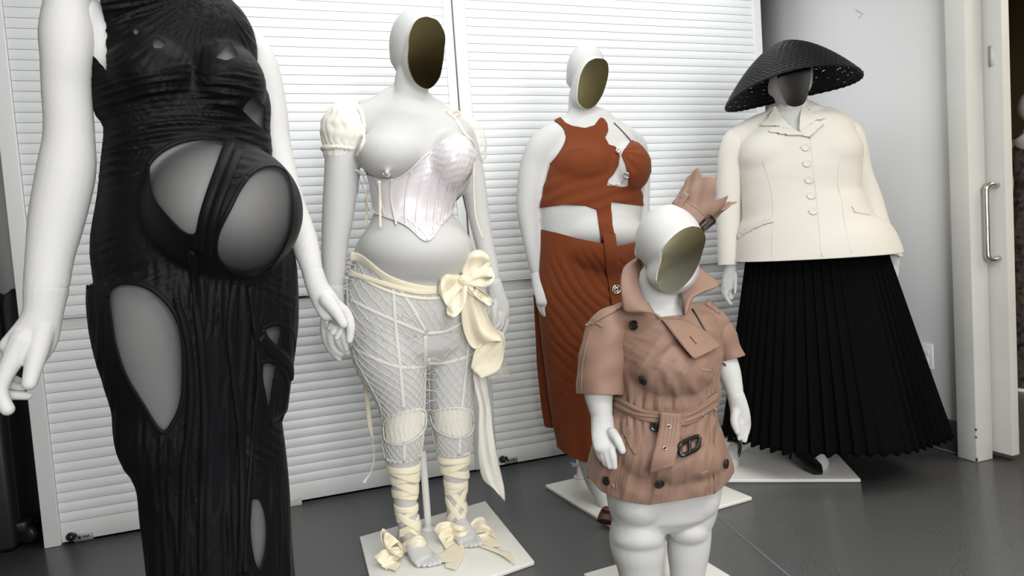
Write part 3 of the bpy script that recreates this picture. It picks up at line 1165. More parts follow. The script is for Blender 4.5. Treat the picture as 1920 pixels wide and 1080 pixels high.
hem = V[:, 2] - .02
arm = np.minimum(-sdf(px, py, [(60, -300), (186, -300), (187, 0), (199, 50), (199, 132), (180, 110), (161, 92), (60, 60)]), 1e3)
dress = thing('draped_dress', 'long black draped jersey dress with sheer cut-out windows on the pregnant mannequin', 'dress', f1.B)
keep = np.minimum(np.minimum(-pan, hem * 800), arm)
Vd, Fd = clip(V, F, keep)
mk('draped_jersey', Vd, Fd, M_JERSEY, dress)
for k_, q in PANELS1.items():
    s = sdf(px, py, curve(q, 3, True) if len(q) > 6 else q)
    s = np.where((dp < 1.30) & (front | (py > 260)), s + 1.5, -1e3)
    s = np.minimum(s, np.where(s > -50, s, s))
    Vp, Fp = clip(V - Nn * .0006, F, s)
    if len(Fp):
        mk('sheer_panel', Vp, Fp, M_TULLE if k_ == 'belly_left' else M_TULLE_SHADED, dress, label='see-through black net window')
T1 = bvh(V, F)
for k_ in ('belly_left', 'belly_right', 'thigh', 'hip', 'knee', 'shin'):
    q = curve(PANELS1[k_], 3, True).tolist()
    Vs, Fs = strip(T1, q + q[:1], 9, .0022, -.0005, step=6)
    mk('rolled_edge', Vs, Fs, M_JERSEY, dress)
# the twisted strap across the hip window and the loose strands down the skirt
for q, w in (([(486, 632), (505, 655), (528, 668), (549, 690), (545, 712)], 22), 
             ([(360, 470), (366, 560), (378, 660), (384, 780), (380, 900), (378, 1075)], 16), ([(440, 530), (430, 620), (440, 720), (452, 830), (455, 960), (450, 1075)], 15),
             ([(468, 536), (476, 600), (486, 700), (476, 800), (468, 900), (462, 1000), (460, 1075)], 13), ([(330, 560), (352, 640), (358, 760), (345, 880), (340, 1075)], 14),
             ([(430, 270), (412, 320), (394, 370), (380, 420), (374, 470)], 20), ([(446, 285), (430, 330), (410, 380), (396, 430), (390, 480)], 18)):
    Vs, Fs = strip(T1, q, w, .006, -.001, step=7, sm=8)
    mk('draped_strand', Vs, Fs, M_JERSEY, dress)
u_ = (1, .2)
square_base(f1, f1.B[0] + .02, f1.B[1] - .02, (1, .3), .28, man1)

# ------------------------------------------------------------------ 2: corset and net leggings
f2 = Fig(0.455, 2.38)
man2 = thing('mannequin', 'white mannequin with dark mirror face wearing corset and net leggings, second from left', 'mannequin', f2.B)
Y2 = .38
torso = [(770, 218, 70, 0, .6), (776, 245, 92, 0, .6), (781, 270, 101, 0, .6), (783, 300, 102, 0, .62), (782, 330, 98, 0, .64), (776, 362, 81, 0, .72), (775, 394, 72, 0, .78), (776, 415, 82, 0, .78), (778, 440, 100, 0, .78),
         (778, 465, 110, -.01, .78), (778, 500, 116, -.02, .76), (779, 540, 126, -.03, .72), (782, 580, 130, -.03, .68), (784, 615, 128, -.03, .62)]
legL = [(722, 575, 72, .02), (728, 620, 71, .02), (732, 672, 67, .025), (747, 724, 52, .03), (755, 772, 41, .03), (756, 823, 38, .03), (756, 864, 31.5, .02), (759, 900, 26, .01), (760, 934, 22, .01), (765, 975, 20, .01), (770, 1003, 22, .01)]
legR = [(858, 575, 60, -.05), (857, 620, 58, -.05), (849, 672, 46.5, -.045), (846, 724, 43, -.04), (847, 776, 40.5, -.04), (850, 820, 36, -.04), (851, 852, 31, -.05), (854, 885, 25, -.055), (855, 912, 20.5, -.06), (856, 955, 19, -.06), (859, 985, 21, -.06)]
parts = [tube(f2, torso, yaw=Y2, n=40), blob(f2, 780, 470, 109, 66, .20, .03), blob(f2, 776, 500, 100, 40, .17, .03),
         blob(f2, 729, 288, 63, 47, .11, .10), blob(f2, 848, 298, 42, 52, .10, .07), blob(f2, 725.5, 325, 6, 6, .014, .187),
         tube(f2, [(668, 226, 26, .04), (720, 214, 30, .02), (800, 220, 32, -.02), (868, 252, 24, -.06)], k=.9),
         tube(f2, [(772, 145, 31, .01), (770, 175, 33, .005), (769, 200, 42, 0), (768, 222, 62, 0)], k=.95),
         tube(f2, [(741, 170, 12, 0), (700, 200, 18, .02), (665, 222, 22, .03)]), tube(f2, [(803, 185, 10, 0), (828, 208, 16, -.03), (862, 240, 20, -.055)]),
         blob(f2, 782, 90, 52, 70, .105, -.01), blob(f2, 792, 128, 36, 38, .075, .01), blob(f2, 737, 105, 7, 18, .018, -.005),
         tube(f2, legL), tube(f2, legR)]
MIR2 = [(801, 31), (782, 37), (771, 56), (767, 74), (766.5, 88), (765, 111), (769, 134), (780, 155), (798, 166), (812, 162), (825, 143), (830, 120), (833, 93), (835, 69), (828, 49), (817, 36)]
n2 = facing(f2, .42, -.05)
p2 = f2.U(800, 98, .082)
parts.append(face_prism(MIR2, p2, n2))
parts += [tube(f2, [(640, 226, 26, .045), (640, 270, 31, .045), (640, 330, 33, .045), (634, 400, 31, .05), (628, 455, 26.5, .055), (626, 500, 24, .06), (625, 538, 20.5, .065)]),
          tube(f2, [(872, 256, 22, -.08), (882, 300, 23, -.09), (889, 350, 24, -.095), (897, 400, 22, -.095), (909, 460, 19, -.09), (919, 495, 17, -.085), (926, 527, 14.5, -.08)])]


def foot(f, heel, toe, w=.05, h=.07, z0=.014):
    """bare foot from heel to toes on the base plate, five toes"""
    h0, t0 = np.array(heel + (z0,)), np.array(toe + (z0,))
    d = t0 - h0
    L = np.linalg.norm(d)
    d = d / L
    s = np.cross(d, [0, 0, 1.0])
    C, W, K = [], [], []
    out = []
    for t, hw, hh in ((.06, .55, .055), (.22, .60, .085), (.40, .72, .07), (.60, .92, .045), (.74, 1.0, .033), (.84, .95, .026)):
        c = h0 + d * L * t + np.array([0, 0, hh * .5])
        out.append((c, w * hw, hh * .5))
    th = np.linspace(0, 2 * PI, 20, endpoint=False)
    R = np.array([c + s * (a * np.cos(th))[:, None] + np.array([0, 0, 1.0]) * (b * np.sin(th))[:, None] for c, a, b in out])
    res = [loft(R)]
    for i, (o_, l, r) in enumerate(((-.78, 1.0, .012), (-.36, .99, .009), (0, .97, .0085), (.36, .93, .008), (.70, .87, .0085))):
        a = h0 + d * L * .76 + s * w * o_ * .95 + np.array([0, 0, r * 1.3])
        b = h0 + d * L * l + s * w * o_ + np.array([0, 0, r * .95])
        res.append(tube3(np.array([a, (a + b) / 2 + np.array([0, 0, .003]), b]), [r, r, r * .95], n=10))
    return res


heelL, toeL = (0.352, 2.40), (0.398, 2.185)
heelR, toeR = (0.560, 2.475), (0.560, 2.262)
for h_, t_, w_ in ((heelL, toeL, .043), (heelR, toeR, .042)):
    V, F = union(foot(f2, h_, t_, w_) + [tube3(np.array([h_ + (.05,), (h_[0] * .82 + t_[0] * .18, h_[1] * .82 + t_[1] * .18, .075)]), .027, n=16)], .0032, 3)
    mk('foot', V, F, M_MANN, man2)
V, F = union(parts, .0055, 4)
pxb, pyb, dpb = project(V)
V = smooth(V, F, 36, pin=~((pyb > 175) & (pyb < 610) & (np.hypot(pxb - 725.5, pyb - 327) > 9)))
sel = V[:, 2] > f2.U(770, 172)[2]
V[sel] = flatten(V[sel], p2, n2)
pxb, pyb, dpb = project(V)
V2, F2 = V, F
N2 = vnormals(V, F)
mk('body', V, F, M_MANN, man2)
mirror(MIR2, p2 + n2 * .002, n2, M_BRONZE, man2)
hand(f2, [(625, 541, 20, .065, 1), (624, 565, 21, .067, .8), (624, 590, 21, .07, .55), (627, 612, 18, .07, .5)], [],
     [[(611, 585, 9, .07), (608, 620, 8, .06), (616, 650, 7, .055), (636, 674, 5, .055)],
      [(620, 600, 9, .07), (619, 635, 7.5, .065), (626, 655, 6, .06), (640, 665, 5, .06)],
      [(628, 605, 9, .07), (632, 635, 7, .07), (640, 652, 6, .065), (652, 662, 5, .062)],
      [(634, 600, 9, .07), (641, 625, 7, .075), (646, 645, 6, .072), (650, 655, 5, .07)],
      [(638, 580, 9, .08), (650, 605, 7, .085), (655, 622, 6, .09)]], man2, voxel=.003)
hand(f2, [(926.5, 531, 14.5, -.08, 1), (932, 556, 17, -.08, .7), (938, 578, 18, -.08, .5), (939, 592, 15, -.08, .5)], [],
     [[(948, 580, 7, -.085), (950, 600, 6, -.085), (946, 618, 5.5, -.082), (938, 632, 4.5, -.08)],
      [(942, 590, 7, -.075), (941, 608, 5.5, -.07), (935, 618, 5, -.065), (926, 622, 4.2, -.06)],
      [(936, 592, 7, -.07), (935, 606, 5.5, -.062), (929, 614, 5, -.055), (921, 619, 4.2, -.05)],
      [(931, 590, 6.5, -.065), (929, 602, 5.2, -.055), (922, 610, 4.6, -.05), (916, 612, 4, -.045)],
      [(927, 568, 8, -.07), (927, 588, 6.5, -.055), (926, 606, 5, -.05)]], man2, voxel=.003)
A_, B_, C_ = ground(674, 1006, .014), ground(910, 939, .014), ground(1002, 1052, .014)
quad_base(A_, B_, C_, A_ + C_ - B_, man2)
V, F = revolve([(.0, 0), (.03, 0), (.03, .008), (.013, .014), (.013, .30), (.0, .30)], (0.46, 2.50, .014), (0, 0, 1), 20)
mk('support_post', V, F, M_PLATE, man2)
T2 = bvh(V2, F2)

# corset
cors = thing('satin_corset', 'shiny lilac-white boned satin corset leaving one breast bare', 'corset', f2.U(790, 455))
cpoly = [(664, 318), (685, 326), (699, 331), (720, 337), (741, 336), (768, 317), (791, 296), (805, 287), (828, 268), (847, 259), (870, 257), (884, 264), (894, 285), (880, 315), (858, 352), (851, 372), (849, 394),
         (826, 424), (800, 455), (764, 426), (713, 403), (695, 396), (690, 370), (680, 343)]
s = np.where(((CP - V2) * N2).sum(1) > 0, sdf(pxb, pyb, curve(cpoly, 2, True)), np.minimum(pyb - 318, 398 - pyb))
xs = (pxb > 655) & (pxb < 905) & ~((pxb < 668) & (pyb > 330)) & ~((pxb > 893) & (pyb < 500))
s = np.where(xs, s, -50)
ruch = np.sin(pyb / 6.0 * PI + 2 * np.sin(pxb / 9)) * .0012 * sstep(380, 300, pyb) * sstep(740, 800, pxb)
cushion = np.abs(np.sin((pxb - 690 - (pyb - 394) * -.25) / 21 * PI)) ** .5 * .0014
Vc, Fc = clip(V2 + N2 * (.004 + ruch + cushion)[:, None], F2, s)
Vc = smooth(Vc, Fc, 2)
mk('corset_body', Vc, Fc, M_SATIN, cors, solid=.002)
for q in ([(744, 424), (738, 396), (733, 365), (735, 333)], [(762, 426), (760, 395), (762, 360), (770, 318)], [(780, 438), (781, 400), (786, 355), (800, 300), (812, 286)], [(800, 452), (801, 400), (806, 350), (822, 300), (842, 264)],
          [(812, 440), (815, 395), (824, 345), (842, 300), (860, 262)], [(826, 424), (830, 390), (842, 345), (860, 300), (874, 262)], [(838, 408), (842, 385), (853, 350), (872, 310), (886, 275)],
          [(722, 404), (716, 380), (712, 350), (706, 334)], [(704, 399), (698, 372), (692, 345), (684, 330)]):
    Vs, Fs = strip(T2, q, 4.2, .0018, .0058, sm=6)
    mk('boning_channel', Vs, Fs, M_SATIN, cors)
for q, w in ((cpoly[:13], 4), (cpoly[12:], 3.5)):
    Vs, Fs = strip(T2, q, w, .0022, .0045, sm=6)
    mk('binding', Vs, Fs, M_SATIN, cors)
for x, y in ((766, 416), (776, 424), (786, 432), (794, 441), (806, 441), (812, 432), (820, 423), (829, 413), (755, 411)):
    Vs, Fs = strip(T2, [(x - 2.5, y - 3.5), (x + 2.5, y + 3.5)], 1.2, .0008, .0062, step=2, sm=0)
    mk('stitch', Vs, Fs, M_NET, cors)


def tape(f, rows, w, material, parent, name='ribbon_tie', thick=.0008, tw=0.0):
    rr = [(x, y, o_, w / 2 * math.cos(tw * i), 0.6 * math.sin(i * 1.3), .001 * math.sin(i)) for i, (x, y, o_) in enumerate(rows)]
    return ribbon(f, rr, material, name, parent, crump=.12, n=3, sub=6, thick=thick)


tape(f2, [(711, 339, .185), (712, 370, .165), (712.5, 400, .16), (713, 427, .155)], 5, M_IVORY, cors)
tape(f2, [(689, 355, .02), (687, 380, .0), (688, 405, -.01), (683, 425, -.01)], 5, M_IVORY, cors)
tape(f2, [(887, 292, .04), (890, 315, .03), (889, 340, .02)], 4, M_SATIN, cors)
tape(f2, [(889, 300, .04), (888, 345, .03), (891, 400, .02), (899, 430, .01), (906, 449, .0)], 3, M_IVORY, cors)

# puff sleeves
def puff(f, rows, k, label, seed, cx):
    t = thing('puff_sleeve', label, 'sleeve', f.U(*cx), group=None)
    V, F = union([tube(f, rows, k=k, n=36, sub=6)], .0045, 3)
    px, py, dp = project(V)
    N = vnormals(V, F)
    ang = np.arctan2(V[:, 1] - V[:, 1].mean(), V[:, 0] - V[:, 0].mean())
    V = V + N * (np.abs(np.sin(ang * 9 + 2 * wob(V, .08, seed))) * .0026 + wob(V, .05, seed + 1) * .003)[:, None]
    return t, V, F


psl, V, F = puff(f2, [(662, 196, 10, .045), (654, 208, 28, .045), (646, 232, 40, .045), (643, 255, 41, .045), (641, 272, 36, .045), (639, 284, 32, .045)], 1.0, 'cream puff sleeve with gathered lace band on the left upper arm', 4, (640, 284))
mk('sleeve_cloth', V, F, M_CREAM, psl)
cr = []
th = np.linspace(0, 2 * PI, 61)
c0 = f2.U(640, 281, .045)
mp = f2.m(640, 281)
for i in range(61):
    q = c0 + f2.right * math.cos(th[i]) * 33 * mp + f2.n * math.sin(th[i]) * 33 * mp + np.array([0, 0, -.006 * math.cos(th[i])])
    cr.append(q + np.array([0, 0, .002 * math.sin(th[i] * 23)]))
cr = np.array(cr)
V, F = tube3(cr, .0075 + .002 * np.sin(th * 31), n=8, round_ends=False)
mk('lace_band', V, F, M_CREAM, psl)
V, F = strip(T2, [(664, 193), (676, 208), (682, 230), (684, 255), (679, 275), (670, 292)], 7, .005, .001, step=3)
V = V + rng.normal(size=V.shape) * .0009
mk('ruffle', V, F, M_CREAM, psl)

psr, V, F = puff(f2, [(850, 216, 10, -.05), (866, 230, 18, -.06), (884, 250, 22, -.07), (893, 272, 20, -.075), (897, 288, 15, -.08)], 1.0, 'cream off-shoulder sleeve with ribbon bow on the right arm', 9, (896, 290))
mk('sleeve_cloth', V, F, M_TULLE_W, psr)
V, F = strip(T2, [(838, 212), (852, 222), (862, 238), (872, 254), (884, 266)], 9, .006, .001, step=3)
V = V + rng.normal(size=V.shape) * .0012
mk('ruffle', V, F, M_CREAM, psr)
for q in ([(846, 214, .01), (836, 208, .02), (828, 211, .025), (836, 216, .02), (846, 215, .015)], [(846, 214, .01), (854, 208, .01), (862, 212, .005), (856, 217, .01), (847, 216, .015)]):
    V, F = tube3(catmull(np.array([f2.U(*a) for a in q]), 5), .0045, n=8)
    mk('shoulder_bow', V, F, mat('peach_ribbon', (.85, .70, .52), .4), psr)

# leggings: net, tapes, knee pads
leg = thing('net_leggings', 'white net leggings with taped seams and padded knees on the corset mannequin', 'leggings', f2.B + np.array([0, 0, .3]))
hipaxis = [(r[0], r[1], r[3]) for r in torso[9:]]


def net(axis_rows, yr0, yr1, nst, twist, tree):
    A = catmull(np.array([(r[0], r[1], r[3] if len(r) > 3 else 0) for r in axis_rows], float), 8)
    A = A[(A[:, 1] >= yr0) & (A[:, 1] <= yr1)]
    C = np.array([f2.U(*a) for a in A])
    out = []
    for sgn in (1, -1):
        for k_ in range(nst):
            pts = []
            for i in range(len(C)):
                th = 2 * PI * k_ / nst + sgn * twist * i / len(C) + .012 * math.sin(i * 1.7 + k_)
                d = f2.right * math.cos(th) + f2.n * math.sin(th)
                h = tree.ray_cast(Vector(C[i] + d * .35), Vector(-d), .40)
                g_ = T2.ray_cast(Vector(C[i] + d * .17), Vector(-d), .2)
                if g_[0] is not None and h[0] is not None and tree is not T2 and 0 < (np.array(g_[0]) - np.array(h[0])) @ d < .06:
                    h = g_
                if h[0] is not None and (np.array(h[0]) - C[i]) @ d > 0.01:
                    pts.append(np.array(h[0]) + d * .0015)
                else:
                    if len(pts) > 2: out.append(np.array(pts))
                    pts = []
            if len(pts) > 2: out.append(np.array(pts))
    res = []
    for q in out:
        j = np.linalg.norm(np.diff(q, axis=0), axis=1)
        cuts = np.where(j > .05)[0]
        for seg in np.split(q, cuts + 1):
            if len(seg) > 2:
                res.append(tube3(seg, .0014, n=4, round_ends=False))
    return res


legLpart = union([tube(f2, [(r[0], r[1], r[2], r[3]) for r in legL], n=28)], .006, 2)
legRpart = union([tube(f2, [(r[0], r[1], r[2], r[3]) for r in legR], n=28)], .006, 2)
nets = net(legL, 585, 862, 21, 5.0, bvh(*legLpart)) + net(legR, 585, 850, 20, 5.0, bvh(*legRpart))
hipV, hipF = clip(V2, F2, np.minimum(np.minimum(pyb - 430, 640 - pyb), np.where((pxb > 640) & (pxb < 925) & (dpb > 2.05), 1, -1) * 50.0))
hrows = [(720, 470, 0, 0), (725, 500, 0, .0), (728, 540, 0, .0), (730, 600, 0, .0)]
nets += net([(780, 470, 0, -.03), (782, 520, 0, -.03), (784, 570, 0, -.03), (786, 622, 0, -.03)], 470, 630, 40, 1.1, bvh(hipV, hipF))
V, F = join(nets)
pxn, pyn, dn = project(V)
lim = np.interp(pxn, [640, 655, 680, 720, 760, 800, 840, 870, 890, 925], [478, 480, 482, 514, 534, 542, 538, 516, 486, 480])
c_ = (pyn[F].mean(1) > lim[F].mean(1))
V, F = compact(V, F[c_])
mk('fishnet', V, F, M_NET, leg, kind='stuff')
TAPES = [[(655, 561), (694, 581), (747, 604), (797, 625)], [(801, 625), (834, 622), (869, 604), (912, 580)], [(661, 652), (706, 674), (752, 689), (797, 688)], [(803, 682), (840, 680), (886, 664), (900, 652)],
         [(737, 532), (741, 602), (749, 677), (757, 766)], [(886, 575), (880, 625), (875, 683), (866, 766)], [(748, 540), (770, 572), (799, 622)], [(723, 861), (755, 868), (787, 858)], [(820, 851), (852, 857), (882, 849)],
         [(758, 832), (758, 866)], [(862, 820), (861, 854)], [(654, 485), (651, 520), (652, 560), (657, 630), (666, 672), (694, 724), (714, 765), (717, 823), (723, 862)], [(797, 630), (797, 712), (795, 776), (792, 835), (787, 857)],
         [(804, 672), (807, 776), (817, 835), (821, 850)], [(660, 484), (690, 500), (735, 536)]]
for q in TAPES:
    Vs, Fs = strip(T2, q, 6.5, .0024, .001, sm=5)
    mk('seam_tape', Vs, Fs, M_NET, leg)
for q in ([(721, 800), (722, 790), (735, 780), (764, 771), (794, 768), (796, 800), (784, 817), (758, 832), (735, 831), (722, 822)], [(808, 776), (840, 766), (879, 768), (886, 788), (883, 811), (863, 820), (834, 814), (814, 799)]):
    V, F = patch(T2, q, .007, 3.0, disp=lambda x, y: np.abs(np.sin((x + 2 * np.sin(y / 7)) / 9 * PI)) * .004, closed_curve=3)
    pad = mk('knee_pad', V, F, M_TULLE_W, leg, solid=.004)
    V, F = patch(T2, q, .003, 3.0, disp=lambda x, y: np.abs(np.sin((x + 2 * np.sin(y / 7)) / 9 * PI)) * .004, closed_curve=3)
    mk('padding', V, F, M_CREAM, pad, solid=.002)
    C = curve(q, 3, True).tolist()
    Vs, Fs = strip(T2, C + C[:1], 5, .003, .004, step=4)
    mk('piping', Vs, Fs, M_NET, pad)
# shorts underneath
q = [(700, 545), (745, 552), (800, 556), (850, 552), (885, 530), (895, 560), (840, 600), (799, 622), (760, 595), (720, 570)]

# sash with big bow
sash = thing('ivory_sash', 'ivory silk sash tied in a big bow at the hip of the leggings', 'sash', f2.U(870, 560, .1))
Vs, Fs = strip(T2, [(657, 480), (682, 486), (712, 512), (750, 532), (800, 544), (840, 540), (868, 520), (884, 492)], 17, .004, .001, sm=6)
mk('waist_band', Vs, Fs, M_IVORY, sash)
Vs, Fs = strip(T2, [(652, 512), (690, 522), (735, 536), (790, 548), (828, 544)], 10, .004, .003, sm=6)
mk('waist_band', Vs, Fs, M_IVORY, sash)
Vs, Fs = strip(T2, [(655, 505), (690, 528), (740, 550), (800, 560), (842, 555)], 6, .003, .002, sm=6)
mk('waist_band', Vs, Fs, M_IVORY, sash)
ribbon(f2, [(868, 522, .11, 8, 8, .01), (845, 532, .14, 8, 22, .01), (832, 552, .15, 6, 34, .01), (838, 572, .16, 16, 22, .02), (858, 556, .15, 14, 14, .02), (870, 528, .12, 8, 8, .01)], M_IVORY, 'bow_loop', sash, crump=.45, seed=1)
ribbon(f2, [(870, 520, .11, 6, 9, .01), (886, 500, .12, 10, 22, .01), (908, 494, .12, 10, 26, .01), (922, 500, .11, 6, 20, .02), (905, 520, .13, 8, 18, .02), (872, 524, .12, 6, 9, .01)], M_IVORY, 'bow_loop', sash, crump=.5, seed=2)
ribbon(f2, [(874, 524, .12, 10, 6, .01), (890, 538, .13, 22, 12, .01), (908, 548, .13, 18, 20, .01), (898, 562, .14, 16, 10, .02), (878, 540, .13, 10, 6, .01)], M_IVORY, 'bow_loop', sash, crump=.4, seed=3)
V, F = union([blob(f2, 869, 524, 11, 10, .02, .125), blob(f2, 874, 527, 9, 12, .018, .13)], .003, 3)
V = V + vnormals(V, F) * (wob(V, .02, 3) * .0025)[:, None]
mk('bow_knot', V, F, M_IVORY, sash)
ribbon(f2, [(872, 528, .12, 12, 4, .01), (885, 575, .12, 22, 2, .01), (898, 620, .11, 27, -6, .01), (918, 640, .10, 26, -14, .02), (938, 640, .09, 8, 14, .02), (915, 672, .09, 20, 22, .01), (892, 700, .09, 10, 10, .01)], M_IVORY, 'sash_tail', sash, crump=.3, seed=4)
ribbon(f2, [(880, 530, .10, 12, 2, .01), (900, 565, .09, 18, 0, .01), (912, 610, .07, 18, 0, .01), (922, 660, .05, 24, 4, .01), (934, 710, .04, 22, -2, .01)], M_TULLE_W, 'sash_tail', sash, crump=.3, seed=5)
ribbon(f2, [(896, 660, .06, 10, 0, .006), (900, 715, .05, 12, 2, .006), (909, 765, .04, 11, 2, .006), (910, 810, .04, 14, 0, .006), (915, 860, .04, 18, 0, .006), (925, 905, .04, 20, 8, .006), (936, 928, .04, 11, 12, .004)], M_CREAM, 'sash_tail', sash, crump=.35, seed=6)
ribbon(f2, [(683, 690, -.05, 3, 0, .002), (685, 720, -.05, 4, 0, .003), (689, 760, -.05, 4, 0, .003), (694, 800, -.05, 4, 0, .002), (698, 824, -.05, 2, 0, .002)], M_IVORY, 'sash_tail', sash, crump=.2, n=4, seed=7)
ribbon(f2, [(699, 826, -.05, 1, 0, .0005), (701, 860, -.05, 1, 0, .0005), (695, 885, -.05, 1, 0, .0005), (681, 906, -.05, 3, 1, .001)], M_CREAM, 'sash_tail', sash, crump=.0, n=3, seed=8)

# ribbons wound round the calves, with bows at the ankles
def wraps(rows, ws, y0, y1, tree, label, seed, ank, side):
    t = thing('ankle_ribbon', label, 'ribbon', f2.U(ank[0], ank[1], .05), group=None)
    A = catmull(np.array([(r[0], r[1], r[3], r[2]) for r in rows], float), 8)
    r_ = np.random.RandomState(seed)
    for (ya, tilt, wd) in ws:
        i = np.argmin(abs(A[:, 1] - ya))
        c = f2.U(*A[i, :3])
        pts, nn = [], []
        for th in np.linspace(0, 2 * PI, 41):
            d = f2.right * math.cos(th) + f2.n * math.sin(th)
            o_ = c + np.array([0, 0, -tilt * .0018 * math.cos(th)])
            h = tree.ray_cast(Vector(o_ + d * .14), Vector(-d), .16)
            q = np.array(h[0]) if h[0] is not None else o_ + d * A[i, 3] * f2.m(A[i, 0], A[i, 1])
            pts.append(q + d * r_.uniform(.001, .003))
            nn.append(d)
        pts, nn = np.array(pts), np.array(nn)
        for _ in range(2):
            pts[1:-1] = pts[1:-1] * .5 + (pts[2:] + pts[:-2]) * .25
        V, F = band(pts, nn, wd * f2.m(*A[i, :2]), .0022, taper=1 + .15 * np.sin(np.linspace(0, 12, 41) + seed))
        mk('wound_ribbon', V, F, M_IVORY, t)
    return t


wl = wraps(legL, [(873, 2, 16), (884, 14, 18), (892, -6, 14), (905, 16, 17), (918, -4, 16), (926, 6, 10), (948, 3, 13), (958, -10, 12), (970, 18, 16), (986, -14, 14)], 0, 0, bvh(*legLpart), 'ivory ribbon wound around the left calf and tied at the foot', 1, (765, 1010), -1)
wr_ = wraps(legR, [(858, 2, 15), (868, -8, 14), (880, 10, 16), (903, 2, 16), (912, -7, 12), (928, 30, 14), (945, -34, 14), (958, 30, 13), (975, -26, 13)], 0, 0, bvh(*legRpart), 'ivory ribbon wound around the right calf with a wide bow on the foot', 2, (862, 990), 1)
def wrap_foot(t, pts, wds, seed):
    ribbon(f2, [(x, y, o_, 0.5, w, .004) for (x, y, o_), w in zip(pts, wds)], M_IVORY, 'foot_wrap', t, crump=.2, seed=seed)
wrap_foot(wr_, [(838, 984, -.03), (852, 990, .02), (868, 994, .03), (880, 992, -.01)], [7, 8, 8, 6], 9)
wrap_foot(wr_, [(842, 1000, -.01), (858, 1006, .045), (874, 1004, .045), (884, 998, .0)], [7, 8, 8, 6], 12)
wrap_foot(wl, [(752, 1030, .07), (770, 1020, .115), (790, 1015, .12), (800, 1024, .10)], [10, 11, 11, 7], 3)
wrap_foot(wl, [(748, 1000, .05), (768, 996, .075), (784, 1006, .085), (794, 1016, .09)], [7, 9, 8, 6], 4)
ribbon(f2, [(752, 1030, .08, 5, 6, .01), (735, 1004, .10, 14, 12, .012), (722, 1016, .11, 8, 16, .015), (735, 1034, .12, 16, 10, .01), (752, 1030, .09, 5, 6, .01)], M_IVORY, 'bow_loop', wl, crump=.5, seed=5)
ribbon(f2, [(752, 1034, .09, 5, 7, .006), (730, 1042, .13, 8, 14, .008), (712, 1056, .155, 12, 12, .008)], M_IVORY, 'bow_tail', wl, crump=.3, seed=6)
ribbon(f2, [(740, 1050, .13, 12, 6, .008), (728, 1066, .165, 14, 4, .008)], M_IVORY, 'bow_tail', wl, crump=.3, seed=16)
ribbon(f2, [(875, 998, -.02, 4, 6, .006), (850, 992, .0, 6, 14, .012), (830, 1002, .01, 8, 20, .012), (826, 1012, .02, 10, 16, .012), (850, 1004, .01, 6, 12, .01), (874, 1000, -.01, 4, 6, .006)], M_IVORY, 'bow_loop', wr_, crump=.45, seed=7)
ribbon(f2, [(866, 1006, .0, 6, 8, .006), (852, 1030, .05, 16, 14, .01), (844, 1066, .12, 10, 2, .006)], M_IVORY, 'bow_tail', wr_, crump=.3, seed=8)
ribbon(f2, [(878, 998, -.02, 4, 6, .006), (900, 986, .0, 8, 14, .012), (920, 992, .0, 12, 20, .012), (924, 1010, .02, 12, 14, .012), (902, 1012, .02, 8, 10, .01), (878, 1004, -.01, 4, 6, .006)], M_IVORY, 'bow_loop', wr_, crump=.5, seed=9)
ribbon(f2, [(900, 1014, .02, 12, 2, .006), (922, 1032, .06, 20, 6, .008), (945, 1042, .08, 14, 12, .008), (962, 1046, .085, 4, 10, .006)], M_IVORY, 'bow_tail', wr_, crump=.3, seed=10)
ribbon(f2, [(812, 1042, .07, 4, 10, .006), (830, 1046, .08, 8, 8, .006), (845, 1040, .07, 6, 10, .006)], M_IVORY, 'bow_tail', wr_, crump=.3, seed=11)
V, F = union([blob(f2, 876, 1001, 7, 9, .014, .0)], .003, 2)
mk('bow_knot', V, F, M_IVORY, wr_)
# ------------------------------------------------------------------ 3: rust cut-out outfit
f3 = Fig(1.20, 2.47)
man3 = thing('mannequin', 'full-figured white mannequin in the rust cut-out outfit, third from left', 'mannequin', f3.B)
Y3 = .5
torso3 = [(1104, 238, 52, 0, .7), (1110, 262, 74, 0, .62), (1118, 290, 84, 0, .62), (1118, 330, 93, 0, .64), (1110, 385, 95, 0, .72), (1107, 430, 92, 0, .78), (1109, 480, 92, 0, .74), (1112, 540, 92, 0, .68),
          (1112, 620, 88, 0, .60), (1112, 680, 80, 0, .55)]
parts = [tube(f3, torso3, yaw=Y3, n=40), blob(f3, 1090, 312, 62, 50, .13, .05), blob(f3, 1180, 314, 39, 46, .13, .02), blob(f3, 1120, 436, 86, 46, .185, .02),
         tube(f3, [(1038, 262, 32, .05), (1075, 240, 26, .02), (1130, 240, 26, -.04), (1180, 270, 28, -.10)], k=.9),
         tube(f3, [(1091, 180, 25, 0), (1091, 205, 26, 0), (1091, 226, 34, 0), (1094, 245, 50, 0)]),
         blob(f3, 1099, 133, 37, 49, .105, -.01), blob(f3, 1102, 168, 28, 33, .075, .01), blob(f3, 1066, 147, 5, 13, .02, -.01),
         tube(f3, [(1034, 262, 30, .05), (1016, 282, 32, .05), (1003, 312, 29.5, .05), (996, 350, 27.5, .055), (990, 395, 23, .06), (993, 430, 18.5, .065), (998, 465, 16, .07), (1003, 495, 14, .07), (1008, 513, 13, .07)]),
         tube(f3, [(1190, 275, 24, -.12), (1200, 310, 20, -.14), (1203, 360, 16, -.15), (1204, 410, 15, -.15), (1206, 470, 12, -.14), (1208, 500, 10, -.13)]),
         tube(f3, [(1080, 640, 48, .0), (1088, 740, 38, .0), (1097, 800, 32, .02), (1112, 860, 29, .05), (1120, 900, 23, .07), (1132, 935, 15, .10), (1139, 953, 13, .11)]),
         tube(f3, [(1150, 640, 52, -.05), (1150, 740, 40, -.05), (1152, 800, 30, -.05), (1156, 850, 24, -.06), (1160, 890, 15, -.06), (1164, 915, 13, -.05)])]
